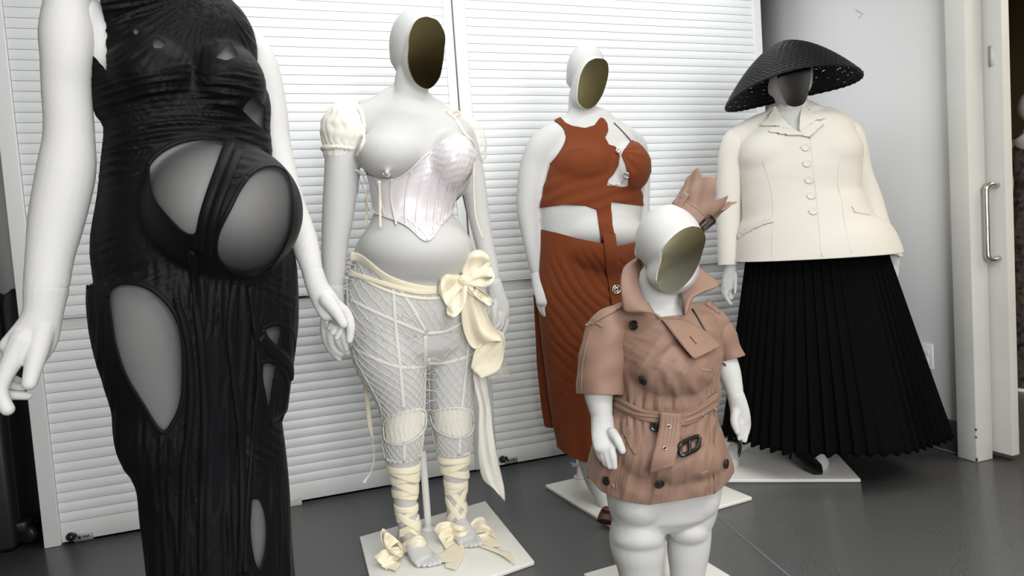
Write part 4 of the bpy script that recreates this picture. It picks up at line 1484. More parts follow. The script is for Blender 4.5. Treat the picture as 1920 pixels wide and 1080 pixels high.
gt = ground(1137, 970, .03)
parts += [tube3(np.array([f3.U(1139, 950, .11), f3.U(1139, 954, .118)]), [.022, .016], k=.8, n=16)]
MIR3 = [(1118, 109), (1102, 117), (1090, 136), (1085.5, 153), (1083, 171), (1083, 188), (1090, 199), (1101, 204), (1113, 200), (1127, 183), (1136, 160), (1141, 136), (1139, 118), (1130, 110)]
n3 = facing(f3, .50, -.13)
p3_ = f3.U(1115, 150, .085)
parts.append(face_prism(MIR3, p3_, n3))
V, F = union(parts, .0058, 4)
pxc, pyc, dpc = project(V)
V = smooth(V, F, 22, pin=~((pyc > 205) & (pyc < 640)))
sel = V[:, 2] > f3.U(1090, 208)[2]
V[sel] = flatten(V[sel], p3_, n3)
V3, F3 = V, F
N3 = vnormals(V, F)
pxc, pyc, dpc = project(V)
mk('body', V, F, M_MANN, man3)
mirror(MIR3, p3_ + n3 * .002, n3, M_MIRROR_LIT, man3, dome=.002)
hand(f3, [(1008, 516, 13, .07, 1), (1013, 530, 16, .09, .7), (1020, 548, 19, .12, .5), (1022, 566, 17, .135, .5)], [],
     [[(1030, 540, 8, .12), (1042, 554, 7, .15), (1053, 572, 5, .165)],
      [(1032, 564, 7, .14), (1037, 584, 6, .15), (1042, 604, 4.5, .155)],
      [(1026, 568, 7, .133), (1031, 588, 5.5, .14), (1037, 603, 4.2, .143)],
      [(1018, 568, 7, .125), (1022, 586, 5.2, .13), (1029, 599, 4, .132)],
      [(1010, 564, 6.5, .115), (1013, 578, 5, .12), (1019, 590, 3.8, .122)]], man3, voxel=.0032)
A_ = ground(1022, 909, .014)
B_ = ground(1146, 985, .014)
u3 = nrm((B_ - A_) * np.array([1, 1, 0]))
v3 = np.cross([0, 0, 1.0], u3)
quad_base(A_, A_ + u3 * .60, A_ + u3 * .60 + v3 * .60, A_ + v3 * .60, man3)
pp = ground(1090, 895, .014)
V, F = revolve([(.0, 0), (.034, 0), (.034, .006), (.018, .010), (.017, .085), (.0, .085)], pp, (0, 0, 1), 22)
ps = mk('support_post', V, F, M_PLATE, man3)
V, F = tube3(np.array([pp + (.02, -.02, .06), pp + (-.035, .0, .066), pp + (-.045, .002, .075), pp + (-.035, .0, .055), pp + (-.02, 0, .06)]), .004, n=8)
mk('wing_nut', V, F, M_CHROME, ps)
V, F = tube3(np.array([pp + (0, 0, .08), f3.U(1112, 850, .03)]), .011, n=12)
mk('calf_rod', V, F, M_PLATE, ps)
# rust pump showing below the hem
sh = thing('pump_shoe', 'dark rust pump toe on the third mannequin’s base behind the trench coat figure'.replace('’', "'"), 'shoe', gt)
a = ground(1125, 979, .018) + (0, 0, 0)
b = ground(1152, 984, .018)
V, F = union([tube(f3, [(x_, y_, w_, (ground(x_, y_, z_) - f3.B) @ f3.n) for x_, y_, w_, z_ in ((1140, 953, 10, .075), (1139, 961, 14, .055), (1138, 970, 17, .040), (1137, 980, 19, .026))], k=.6, n=18, round_ends=False)], .003, 3)
V, F = clip(V, F, V[:, 2] - .013)
mk('shoe_upper', V, F, mat('shaded_maroon_leather', (.07, .018, .012), .45, .4), sh, solid=.002)  # leather colour darkened for the shadow the toe lies in

# top
top3 = thing('cutout_top', 'rust jersey halter top with cut-out bust and metal rings', 'top', f3.U(1110, 390))
TOP = [(1040, 227), (1051, 221), (1060, 231), (1074, 237), (1097, 241), (1114, 236), (1125, 221), (1132, 224), (1138, 233), (1140, 246), (1134, 259), (1141, 272), (1152, 275), (1159, 282), (1163, 293), (1160, 311), (1151, 326), (1139, 338), (1137, 348),
       (1165, 350), (1199, 344), (1206, 386), (1175, 383), (1144, 379), (1148, 421), (1155, 465), (1159, 500), (1136, 500), (1134, 495), (1127, 453), (1121, 412), (1118, 393), (1097, 386), (1056, 384), (1012, 390), (1014, 370), (1023, 345), (1033, 310), (1051, 287), (1063, 262), (1056, 239)]
CUP = [(1184, 264), (1171, 282), (1166, 292), (1174, 310), (1178, 333), (1178, 348), (1199, 356), (1211, 340), (1221, 319), (1220, 301), (1206, 278), (1194, 268)]
frontc = ((CP - V3) * N3).sum(1) > 0
sT = np.maximum(sdf(pxc, pyc, TOP), sdf(pxc, pyc, CUP))
armm = (pxc < 1020) & (pyc > 260) & (pyc < 392) & frontc
sB = np.minimum(np.minimum(pyc - 300, 388 - pyc), np.where((pxc > 1016) & (pxc < 1200), 30, -30))
sT = np.where(frontc, sT, sB)
arm_poly = [(1030, 240), (1065, 262), (1050, 290), (1032, 305), (1023, 345), (1014, 390), (960, 420), (950, 250)]
sT = np.where(frontc, np.minimum(sT, -sdf(pxc, pyc, arm_poly) + 1), sT)
dr = np.hypot(pxc - 1145, pyc - 250)
fd = sstep(300, 380, pyc) * np.sin((pyc + .35 * pxc + 8 * wob(V3, .2, 8)) / 13 * PI) * .0022
fd = fd + np.exp(-((pxc - 1185) / 18) ** 2 - ((pyc - 300) / 40) ** 2) * np.sin(np.arctan2(pyc - 285, pxc - 1165) * 12) * .003
Vc, Fc = clip(V3 + N3 * (.005 + fd)[:, None], F3, sT)
mk('jersey', Vc, Fc, M_RUST, top3, solid=.002)
T3 = bvh(V3, F3)
Vs, Fs = strip(T3, [(1151, 231), (1166, 246), (1184, 266)], 3.5, .002, .001)
mk('shoulder_strap', Vs, Fs, mat('maroon_strap', (.06, .025, .03), .5), top3)
Vs, Fs = strip(T3, [(1041, 228), (1056, 239), (1064, 259), (1051, 287), (1033, 309)], 3, .002, .004)
mk('binding', Vs, Fs, M_RUST, top3)
Vs, Fs = strip(T3, [(1068, 287), (1090, 280), (1104, 290), (1108, 310), (1107, 330)], 1.6, .0012, .0055)
mk('princess_seam', Vs, Fs, M_RUST, top3)
for (x, y) in ((1161, 285), (1176, 327)):
    h, nn = picks(T3, [(x, y)])
    c = h[0] + nn[0] * .010
    th = np.linspace(0, 2 * PI, 17)
    e1 = nrm(np.cross(nn[0], [0, 0, 1]))
    e2 = np.cross(nn[0], e1)
    V, F = tube3(np.array([c + e1 * math.cos(t) * .008 + e2 * math.sin(t) * .010 for t in th]), .003, n=8, round_ends=False)
    rg = mk('metal_ring', V, F, M_CHROME, top3)
    V, F = obox(c + e2 * .01, e1 * .006, e2 * .004, nn[0] * .004)
    mk('ring_clasp', V, F, M_CHROME, rg, sm=False)
P, N = picks(T3, curve([(1139, 341), (1143, 347), (1152, 348), (1164, 343), (1174, 333)], 4).tolist())
V, F = tube3(P + N * .008, .0016, n=6)
mk('metal_wire', V, F, M_CHROME, top3)

# skirt
skirt3 = thing('draped_skirt', 'rust jersey wrap skirt with gathered folds and a side slit', 'skirt', f3.B + np.array([0, 0, .1]))
srows = [(1107, 425, 95, 0, .8), (1111, 470, 100, 0, .78), (1112, 510, 103, 0, .76), (1114, 550, 106, 0, .74), (1116, 600, 103, 0, .72), (1117, 660, 97, 0, .7), (1118, 720, 90, .0, .7), (1119, 780, 82, .01, .72), (1120, 835, 76, .02, .75), (1120, 880, 72, .03, .8), (1120, 920, 70, .03, .8)]
V, F = union([tube(f3, srows, yaw=Y3, n=48), blob(f3, 1120, 470, 88, 60, .205, .02)], .0048, 5)
N = vnormals(V, F)
px, py, dp = project(V)
r_ = np.hypot((px - 1215) * 1.0, (py - 395) * .8)
w_ = wob(V, .22, 12)
amp = sstep(60, 110, r_) * sstep(452, 500, py) * (1 - .85 * sstep(630, 715, py)) * (.7 + .5 * wob(V, .3, 77)) * sstep(1010, 1050, px)
ph = (r_ + 6 * w_) / 15.5 * PI
fac = np.clip(np.abs((nrm(CP - V) * N).sum(1)) * 1.3, .15, 1)
V = V + N * (fac * amp * ((np.abs(np.sin(ph)) ** .75) * .0075 - .003 + np.sin(ph * .41) * .003))[:, None]
th_ = np.sin((px - 1060 + 10 * w_) / 16 * PI) * .003 * sstep(680, 760, py)
V = V + N * th_[:, None]
px, py, dp = project(V)
topl = np.interp(px, [1000, 1014, 1046, 1083, 1127, 1156, 1195, 1230], [428, 430, 437, 447, 456, 463, 453, 450])
topl = np.where(((CP - V) * N).sum(1) > 0, topl, 432)
hem3 = np.interp(px, [1030, 1042, 1060, 1092, 1130, 1200], [828, 836, 851, 866, 872, 860])
Vs, Fs = clip(V, F, np.minimum(py - topl, hem3 - py))
mk('skirt_jersey', Vs, Fs, M_RUST, skirt3, solid=.0025)
TS = bvh(V, F)
back = [(1000, 552), (1012, 552), (1022, 605), (1026, 640), (1031, 720), (1038, 803), (1021, 801), (1015, 765), (1007, 690), (1003, 610)]
G, Fg = grid_poly(back, 4)
Pb = np.array([f3.U(x, y, -.06 + .03 * math.sin(y / 40) * 0) for x, y, _ in G])
mk('slit_panel', Pb, Fg, M_RUST, skirt3, solid=.003)
Vs, Fs = strip(TS, [(1127, 448), (1138, 490), (1143, 540), (1148, 600)], 22, .002, .004, sm=8)
Vs, Fs = strip(TS, [(1141, 440), (1146, 480), (1150, 520), (1153, 548), (1157, 590)], 25, .002, .007, sm=8)
mk('hanging_strap', Vs, Fs, M_RUST, skirt3)
h, nn = picks(TS, [(1153, 542)])
c = h[0] + nn[0] * .014
e1 = nrm(np.cross(nn[0], [0, 0, 1]))
e2 = np.cross(nn[0], e1)
for rr, rt in ((.015, .0028), (.0075, .0026)):
    V, F = tube3(np.array([c + e1 * math.cos(t) * rr + e2 * math.sin(t) * rr for t in np.linspace(0, 2 * PI, 25)]), rt, n=8, round_ends=False)
    mk('metal_ring', V, F, M_CHROME, skirt3)
V, F = tube3(np.array([c - e1 * .006, c + e1 * .010 - e2 * .012]), .003, n=8)
mk('ring_clasp', V, F, M_CHROME, skirt3)

# ------------------------------------------------------------------ 5: cream jacket, pleated skirt, straw hat
f5 = Fig(2.10, 2.42)
man5 = thing('mannequin', 'mannequin under the wide black straw hat at right, in cream jacket and black skirt', 'mannequin', f5.B)
Y5 = -.12
parts = [tube(f5, [(1485, 232, 62, 0, .7), (1488, 255, 88, 0, .62), (1497, 300, 96, 0, .64), (1499, 340, 94, 0, .66), (1500, 372, 92, 0, .7), (1508, 420, 100, 0, .72), (1515, 470, 92, 0, .62), (1520, 560, 88, 0, .6), (1520, 620, 80, 0, .6)], yaw=Y5, n=36),
         tube(f5, [(1479, 185, 24, 0), (1479, 210, 25, 0), (1479, 232, 40, 0)]), blob(f5, 1483, 146, 38, 52, .10, 0), blob(f5, 1485, 178, 28, 28, .075, .01), blob(f5, 1446, 162, 6, 17, .02, -.01), blob(f5, 1519, 155, 4, 14, .02, -.01),
         tube(f5, [(1490, 600, 52, 0), (1498, 700, 38, .0), (1515, 790, 26, .02), (1533, 850, 17, .05), (1539, 868, 15, .06)]),
         tube(f5, [(1545, 600, 52, -.02), (1500, 700, 38, -.02), (1440, 780, 28, .0), (1400, 820, 18, .02), (1378, 842, 13, .05), (1370, 868, 16, .10)])]
MIR5 = [(1460, 118), (1458, 150), (1463, 170), (1470, 186), (1477, 196), (1490, 200), (1506, 195), (1514, 180), (1518, 160), (1520, 145), (1518, 118), (1490, 105)]
n5 = facing(f5, .06, -.14)
p5 = f5.U(1488, 160, .092)
parts.append(face_prism(MIR5, p5, n5))
V, F = union(parts, .0062, 4)
sel = V[:, 2] > f5.U(1480, 210)[2]
V[sel] = flatten(V[sel], p5, n5)
mk('body', V, F, M_MANN, man5)
T5b = bvh(V, F)
mirror(MIR5, p5 + n5 * .002, n5, M_MIRROR_DARK, man5)
hand(f5, [(1370, 492, 12, .05, 1), (1369, 512, 13, .05, .8), (1367, 528, 13, .055, .5), (1365, 540, 11, .055, .5)], [],
     [[(1357, 535, 4.5, .05), (1356, 545, 4, .05), (1358, 552, 3.4, .055)],
      [(1364, 540, 5, .055), (1361, 553, 4.3, .06), (1366, 564, 3.8, .06), (1371, 570, 3.2, .06)],
      [(1370, 540, 5, .05), (1369, 551, 4.2, .045), (1372, 560, 3.4, .045)],
      [(1374, 537, 4.5, .045), (1374, 548, 4, .04), (1374, 556, 3.2, .04)],
      [(1379, 515, 4.5, .06), (1379, 534, 3.6, .068), (1378, 550, 2.8, .07)]], man5, voxel=.0034)
hand(f5, [(1670, 470, 11, -.06, 1), (1674, 486, 11, -.06, .7), (1677, 498, 10, -.06, .5)], [],
     [[(1681, 500, 4, -.06), (1682, 512, 3.6, -.06), (1679, 523, 3, -.06)], [(1677, 502, 4, -.055), (1678, 514, 3.6, -.055), (1676, 524, 3, -.055)],
      [(1673, 502, 4, -.05), (1674, 513, 3.6, -.05), (1672, 521, 3, -.05)], [(1669, 500, 4, -.045), (1670, 510, 3.4, -.045), (1668, 517, 3, -.045)],
      [(1666, 488, 4, -.04), (1665, 500, 3.4, -.035), (1665, 508, 3, -.035)]], man5, voxel=.0034)
c1, c2 = ground(1614, 898, .014), ground(1373, 899, .014)
bx = (c1 + c2) / 2
uu = nrm(c1 - c2)
vv = np.cross([0, 0, 1.0], uu)
mid = c1 - uu * .33 + vv * .30
square_base(f5, mid[0], mid[1], uu, .33, man5, half2=.30)


def pump(name, label, toe, heel, w=.036, hh=.07):
    t = thing(name, label, 'shoe', (toe + heel) / 2 * np.array([1, 1, 0]), group=None)
    d = nrm((toe - heel) * np.array([1, 1, 0]))
    L = np.linalg.norm((toe - heel)[:2])
    C = [heel + (0, 0, hh + .02), heel + d * L * .35 + (0, 0, hh * .75), heel + d * L * .65 + (0, 0, .028), heel + d * L * .86 + (0, 0, .020), heel + d * L + (0, 0, .012)]
    V, F = union([tube3(np.array(C), [.026, .028, w, w * .8, .008], k=.62, n=20)], .003, 3)
    mk('shoe_upper', V, F, M_LEATHER, t)
    V, F = tube3(np.array([heel + (0, 0, hh), heel + (0, 0, .014) - d * .004]), [.014, .006], n=12)
    mk('heel', V, F, M_LEATHER, t)
    return t


g = ground(1541, 893, .016)
pump('pump_shoe', 'pointed black leather pump below the black pleated hem on the right base', g + (0, 0, 0), g + (.045, .21, 0) - np.array([.02, 0, 0]))
g = f5.U(1374, 868, .06)
hb = ground(1384, 866, .014)
sl = thing('slingback_shoe', 'black heeled shoe on the white foot behind the trench coat hem', 'shoe', hb)
P = np.array([f5.U(1366, 826, .10), f5.U(1376, 826, .09), f5.U(1386, 832, .085), f5.U(1387, 845, .08), f5.U(1382, 858, .09), f5.U(1374, 872, .10), f5.U(1366, 880, .12)])
V, F = tube3(catmull(P, 5), .0075, n=10)
mk('heel_edge', V, F, M_LEATHER, sl)
V, F = union([tube3(np.array([f5.U(1374, 872, .10), f5.U(1362, 882, .13), f5.U(1346, 888, .17)]), [.012, .03, .02], k=.5, n=16)], .004, 2)
mk('shoe_upper', V, F, M_LEATHER, sl)

# pleated skirt
ps5 = thing('pleated_skirt', 'long black knife-pleated wool skirt flaring to the floor at right', 'skirt', f5.B)
ztop, zhem = f5.U(1530, 430)[2], f5.U(1600, 866, .42)[2]
zhem = max(.05, zhem)
NP, NA, NZ = 54, 54 * 8, 46
th = np.linspace(0, 2 * PI, NA, endpoint=False)
cT, cB = f5.U(1522, 430), f5.U(1550, 800, 0)
mpT, mpB = f5.m(1522, 430), f5.m(1566, 800)
LW, RWd = 175 * mpB, 207 * mpB
R = []
for j in range(NZ):
    t = j / (NZ - 1)
    z = ztop + (zhem - ztop) * t
    c = cT * (1 - t) + cB * t
    w = float(np.interp(t, [0, .1, 1], [94 * mpT, 119 * mpT, 190 * mpB]))
    d = .14 * (1 - t) + .36 * t
    x = (th * NP / (2 * PI)) % 1
    flat = np.exp(-((th - 1.05) / .33) ** 2)
    saw = np.where(x < .86, x / .86, 1 - (x - .86) / .14)
    pl = (saw - .5) * (.007 + .024 * t ** 1.3) * (1 - .9 * flat)
    pl = pl + .010 * t * np.sin(th * 7 + 1) + .012 * t * np.sin(th * 3 + 2)
    hz = z + (.006 * np.sin(th * NP) * t if j == NZ - 1 else 0)
    P = c[None] + f5.right * (np.cos(th) * (w + pl))[:, None] + f5.n * (np.sin(th) * (d + pl))[:, None]
    P[:, 2] = hz
    R.append(P)
V, F = loft(np.array(R), cap=False)
o = mk('pleated_cloth', V, F, M_PLEAT, ps5, solid=.003)
o.data.set_sharp_from_angle(angle=math.radians(38))
V, F = loft(np.array([R[0] * 1.0, R[0] + np.array([0, 0, .05])]), cap=False)
mk('waistband', V, F, M_PLEAT, ps5)

# jacket
jk = thing('tailored_jacket', 'cream tailored peplum jacket with covered buttons under the straw hat', 'jacket', f5.U(1528, 480))
jrows = [(1481, 215, 46, 0, .75), (1484, 232, 76, 0, .68), (1490, 258, 98, 0, .64), (1496, 290, 105, 0, .66), (1498, 320, 107, 0, .7), (1499, 345, 105, 0, .72), (1499, 372, 104, 0, .76), (1504, 398, 112, 0, .78), (1509, 436, 128, .0, .78), (1519, 472, 146, .0, .78), (1523, 496, 152, 0, .78)]
core = union([tube(f5, jrows, yaw=0, n=56, p=2.15), blob(f5, 1452, 292, 66, 60, .14, .018), blob(f5, 1553, 288, 60, 58, .14, .012),
              tube(f5, [(1392, 262, 30, .0), (1440, 238, 30, .0), (1530, 226, 30, -.01), (1578, 246, 30, -.02)], k=.85)], .0055, 26)
V, F = core
N = vnormals(V, F)
px, py, dp = project(V)
V = V + N * (wob(V, .20, 21) * .0022 + sstep(330, 400, py) * np.sin((px - 1500) / 34) * .002)[:, None]
px, py, dp = project(V)
fr = ((CP - V) * N).sum(1) > 0
zh = f5.U(1545, 484, .20)[2]
hemz = V[:, 2] - zh
NECK = [(1452, 196), (1462, 212), (1478, 233), (1497, 246), (1499, 246), (1500, 225), (1503, 205), (1507, 190), (1490, 150), (1460, 150)]
sN = np.where(fr, -sdf(px, py, NECK), py - 212)
Vj, Fj = clip(V, F, np.minimum(np.minimum(hemz * 400, sN), py - 200))
mk('jacket_body', Vj, Fj, M_WOOL, jk, solid=.005)
TJ = bvh(V, F)
for rows, lab, cy in (([(1398, 250, 16, -.01), (1384, 264, 27, -.005), (1374, 295, 27, .0), (1369, 330, 24, .01), (1367, 380, 22.5, .02), (1366, 430, 21, .035), (1366, 475, 20, .045), (1366, 505, 20, .05)], 'sleeve', None),
                      ([(1574, 236, 16, -.03), (1590, 250, 25, -.03), (1600, 280, 25, -.035), (1611, 320, 22, -.04), (1630, 370, 21, -.05), (1650, 430, 20, -.06), (1668, 475, 19, -.06), (1676, 495, 19, -.06)], 'sleeve', None)):
    Vq, Fq = union([tube(f5, rows, n=28)], .0055, 4)
    qx, qy, _ = project(Vq)
    Nq = vnormals(Vq, Fq)
    Vq = Vq + Nq * (wob(Vq, .12, 31) * .0022)[:, None]
    end = 496.5 if rows[0][0] < 1450 else 478
    sl_ = 0.02 if rows[0][0] < 1450 else -.18
    Vq, Fq = clip(Vq, Fq, end - (qy - sl_ * (rows[-1][0] - qx)))
    mk('sleeve', Vq, Fq, M_WOOL, jk, solid=.004)
COLL = [(1453, 197), (1446, 210), (1437, 224), (1424, 234), (1434, 236), (1447, 235.5), (1462, 238), (1480, 242), (1496, 246), (1478, 233), (1464, 216)]
LAPL = [(1447, 237), (1439, 246), (1456, 249), (1480, 253), (1500, 253), (1519, 257), (1517, 250), (1497, 246), (1480, 241), (1462, 237)]
COLR = [(1507, 193), (1513, 203), (1526, 212), (1550, 221), (1541, 223), (1530, 225), (1516, 236), (1500, 247), (1499, 238), (1500, 220), (1502, 205)]
LAPR = [(1530, 225), (1546, 232), (1535, 241), (1519, 256), (1511, 252), (1500, 247), (1514, 237)]
for nm, q, off in (('collar', COLL, .012), ('lapel', LAPL, .010), ('collar', COLR, .012), ('lapel', LAPR, .010)):
    V, F = patch(TJ, q, off, 2.5, sm=6)
    mk(nm, V, F, M_WOOL, jk, solid=.006)
for x, y in ((1510, 276), (1513, 306), (1517, 337), (1521, 367), (1525, 396)):
    h, nn = picks(TJ, [(x, y)])
    V, F = revolve([(.0, -.002), (.0155, -.002), (.0165, .001), (.0150, .0035), (.0135, .0038), (.0125, .0030), (.0, .0036)], h[0] + nn[0] * .002, nn[0], 24)
    mk('covered_button', V, F, M_WOOL, jk, label='cloth-covered round button')
    V, F = strip(TJ, [(x - 11, y - .5), (x - 4, y)], 1.6, .0012, .001, step=2)
    mk('buttonhole', V, F, M_WOOL, jk)
for q, w in (([(1519, 258), (1525, 310), (1530, 360), (1536, 420), (1541, 481)], 2.2), ([(1430, 300), (1441, 335), (1449, 375), (1449, 430), (1447, 481)], 1.3), ([(1575, 300), (1570, 340), (1578, 378), (1586, 430), (1596, 474)], 1.3)):
    V, F = strip(TJ, q, w, .0014, .0006, sm=6)
    mk('seam', V, F, M_WOOL, jk)
for q in ([(1381, 440), (1398, 428), (1416, 419), (1434, 412), (1451, 407), (1451, 416), (1432, 421), (1412, 430), (1396, 440), (1384, 449)], [(1598, 387), (1610, 392), (1616, 393), (1624, 395), (1632, 397), (1634, 403), (1624, 402), (1615, 400), (1603, 397)]):
    V, F = patch(TJ, q, .006, 2.5, sm=6)
    mk('pocket_flap', V, F, M_WOOL, jk, solid=.004)
# hat: concentric braid sewn in a spiral, domed crown and wide sloping brim
hat = thing('straw_hat', 'wide black woven straw hat with sloping brim over the cream jacket', 'hat', f5.U(1485, 140))
rimL, rimR = f5.U(1359, 193, .02), f5.U(1614, 134, -.03)
hc = (rimL + rimR) / 2
ax1 = (rimR - rimL) / 2
RH = np.linalg.norm(ax1)
ax1 = ax1 / RH
up0 = nrm(np.array([0, 0, 1.0]) - f5.n * .06)
axz = nrm(up0 - ax1 * (up0 @ ax1))
ax2 = np.cross(axz, ax1)
HH = .205
rings_, segs = 168, 300
RINGN = 19
th = np.linspace(0, 2 * PI, segs, endpoint=False)
R = []
for i in range(rings_):
    t = (i + .5) / rings_
    # profile: domed crown, concave-free slope to the rim
    z = HH * (1 - t ** 1.65) - .01
    rr = RH * t
    g_ = (t * RINGN) % 1
    rid = abs(math.sin(PI * g_)) ** .7
    row = int(t * RINGN)
    nb = max(10, int(row * 4.2))
    br = (.5 + .5 * np.sin(th * nb + (2.2 if g_ > .5 else -1.2) + row * 1.9)) * rid
    dz = .0026 * rid + .0034 * br
    zz = z + dz * (.6 + .4 * (1 - t))
    ro = rr + dz * .8 * t
    P = hc[None] + ax1 * (np.cos(th) * ro)[:, None] + ax2 * (np.sin(th) * ro * .92)[:, None] + axz * (zz + .030 * t ** 3 * np.cos(2 * th) * -.55)[:, None]
    R.append(P)
V, F = loft(np.array(R), cap=False)
# open gaps between the braids near the rim
tri_ring = (F.min(1) // segs)
tri_seg = (F.min(1) % segs)
row = (tri_ring * RINGN // rings_)
fr_ = (tri_ring * RINGN / rings_) % 1
hole = (fr_ < .17) & (row > 9) & (row < 22) & (rng.rand(30, 400)[row, tri_seg // 2 % 400] < .16)
F = F[~hole]
c0 = R[0].mean(0)
V = np.vstack([V, c0])
j = np.arange(segs)
F = np.vstack([F, np.stack([np.full(segs, len(V) - 1), j, (j + 1) % segs], 1)])
mk('woven_straw', V, F, M_STRAW, hat, solid=.002)
V, F = tube3(np.vstack([R[-1], R[-1][:2]])[::2], .0042 + .0016 * np.sin(np.arange(len(np.vstack([R[-1], R[-1][:2]])[::2])) * 1.9), n=8, round_ends=False)
mk('brim_edge', V, F, M_STRAW, hat)
# ------------------------------------------------------------------ 4: small figure in a short trench coat with crown
q = ground(1243, 1158)
f4 = Fig(q[0], q[1])
man4 = thing('mannequin', 'short white mannequin with tilted mirror face wearing the trench coat and crown', 'mannequin', f4.B)
Y4 = .3
parts = [blob(f4, 1254, 449, 62, 66, .115, 0, -.25), blob(f4, 1263, 503, 46, 50, .095, .03, -.2), blob(f4, 1198, 466, 8, 20, .02, -.02, -.2),
         tube(f4, [(1236, 525, 39, -.01), (1238, 560, 40, -.01), (1243, 595, 44, -.01), (1248, 620, 62, -.01)]),
         tube(f4, [(1250, 620, 80, 0, .7), (1250, 680, 84, 0, .78), (1249, 740, 84, 0, .8), (1247, 800, 96, 0, .76), (1243, 870, 112, 0, .7), (1244, 930, 104, 0, .65)], yaw=Y4, n=36),
         tube(f4, [(1197, 880, 62, .03), (1196, 935, 58.5, .03), (1201, 970, 51, .03), (1201, 990, 46, .03)]), tube(f4, [(1197, 985, 50, .03), (1194, 1008, 52, .03), (1197, 1035, 50, .03), (1199, 1060, 43, .03), (1201, 1090, 38, .03), (1204, 1135, 30, .03), (1206, 1160, 28, .03)]),
         blob(f4, 1198, 945, 52, 44, .085, .05), blob(f4, 1196, 1012, 49, 26, .075, .05),
         tube(f4, [(1304, 870, 55, -.03), (1303, 915, 49, -.03), (1297, 960, 45, -.03), (1293, 980, 40, -.03)]), tube(f4, [(1292, 975, 40, -.03), (1292, 1000, 41, -.03), (1290, 1035, 39, -.03), (1289, 1065, 34, -.03), (1288, 1100, 30, -.03), (1288, 1138, 27, -.03)]),
         blob(f4, 1302, 935, 46, 42, .075, -.012), blob(f4, 1291, 1000, 37, 24, .065, -.01),
         tube(f4, [(1150, 620, 30, .03), (1128, 680, 33, .04), (1122, 730, 29, .05), (1125, 758, 24, .06), (1128, 778, 21, .065)]),
         tube(f4, [(1338, 622, 16, -.05), (1358, 660, 18, -.055), (1367, 695, 21, -.05), (1374, 720, 18, -.045), (1378, 737, 16, -.04)])]
gL, gR = ground(1208, 1178, .012), ground(1288, 1152, .012)
dfoot = nrm(np.array([-.2, -1.0, 0]))
parts += foot(f4, tuple((gL - dfoot * .05)[:2]), tuple((gL + dfoot * .11)[:2]), .036) + foot(f4, tuple((gR - dfoot * .05)[:2]), tuple((gR + dfoot * .11)[:2]), .036)
MIR4 = [(1300, 424), (1282, 429), (1263, 442), (1247, 460), (1241, 476), (1239, 492), (1233, 514), (1233, 533), (1246, 545), (1261, 549), (1278, 540), (1297, 520), (1310, 495), (1318, 470), (1323, 450), (1320, 435), (1311, 426)]
n4 = facing(f4, .42, -.10)
p4_ = f4.U(1278, 490, .098)
parts.append(face_prism(MIR4, p4_, n4, .08))
V, F = union(parts, .0052, 4)
sel = (V[:, 2] > f4.U(1240, 560)[2]) & (project(V)[0] > 1180)
V[sel] = flatten(V[sel], p4_, n4)
V4, F4 = V, F
N4 = vnormals(V, F)
mk('body', V, F, M_MANN, man4)
mirror(MIR4, p4_ + n4 * .002, n4, M_MIRROR_LIT, man4, dome=.002)
hand(f4, [(1128.5, 781, 21, .065, 1), (1130, 800, 22, .085, .8), (1132, 822, 23, .115, .55), (1134, 840, 21, .135, .5)], [],
     [[(1148, 812, 11, .12), (1158, 826, 9.5, .145), (1167, 845, 7.5, .155)],
      [(1146, 838, 8.5, .138), (1150, 858, 7.5, .15), (1153, 876, 5.5, .153)],
      [(1137, 843, 8.5, .136), (1140, 862, 7.2, .146), (1143, 876, 5.2, .15)],
      [(1129, 842, 8, .13), (1131, 858, 6.6, .138), (1135, 871, 5, .14)],
      [(1120, 836, 7.5, .122), (1122, 848, 6.2, .128), (1126, 861, 4.8, .13)]], man4, voxel=.003)
hand(f4, [(1379, 740, 16, -.04, 1), (1384, 757, 17, -.04, .8), (1388, 776, 18, -.04, .55), (1390, 790, 16, -.04, .5)], [],
     [[(1379, 772, 9, -.03), (1377, 792, 8, -.02), (1383, 811, 5.5, -.015)],
      [(1382, 790, 6.5, -.03), (1384, 808, 5.2, -.028), (1386, 824, 3.8, -.026)],
      [(1390, 792, 6.5, -.035), (1391, 810, 5.2, -.035), (1393, 826, 3.8, -.035)],
      [(1397, 790, 6.5, -.04), (1399, 808, 5.6, -.04), (1397, 827, 4.2, -.035)],
      [(1401, 780, 6.5, -.045), (1403, 798, 5.4, -.05), (1401, 812, 4.4, -.045)]], man4, voxel=.003)
A_, B_ = ground(1094, 1075, .014), ground(1277, 1023, .014)
u4 = nrm((B_ - A_) * np.array([1, 1, 0]))
v4 = np.cross(u4, [0, 0, 1.0])
L4 = np.linalg.norm(B_ - A_)
quad_base(A_, B_, B_ + v4 * L4, A_ + v4 * L4, man4)
pp = ground(1247, 1075, .014)
V, F = revolve([(.0, 0), (.024, 0), (.024, .006), (.014, .010), (.0135, .10), (.0, .10)], pp, (0, 0, 1), 20)
ps = mk('support_post', V, F, M_PLATE, man4)
V, F = tube3(np.array([pp + (-.004, -.004, .085), pp + (-.012, -.012, .115), pp + (0, 0, .14)]), .006, n=8)
mk('clamp_screw', V, F, M_BLACK, ps)
V, F = tube3(np.array([pp + (0, 0, .09), pp + (0, .02, .25)]), .008, n=10)
mk('support_rod', V, F, M_PLATE, ps)

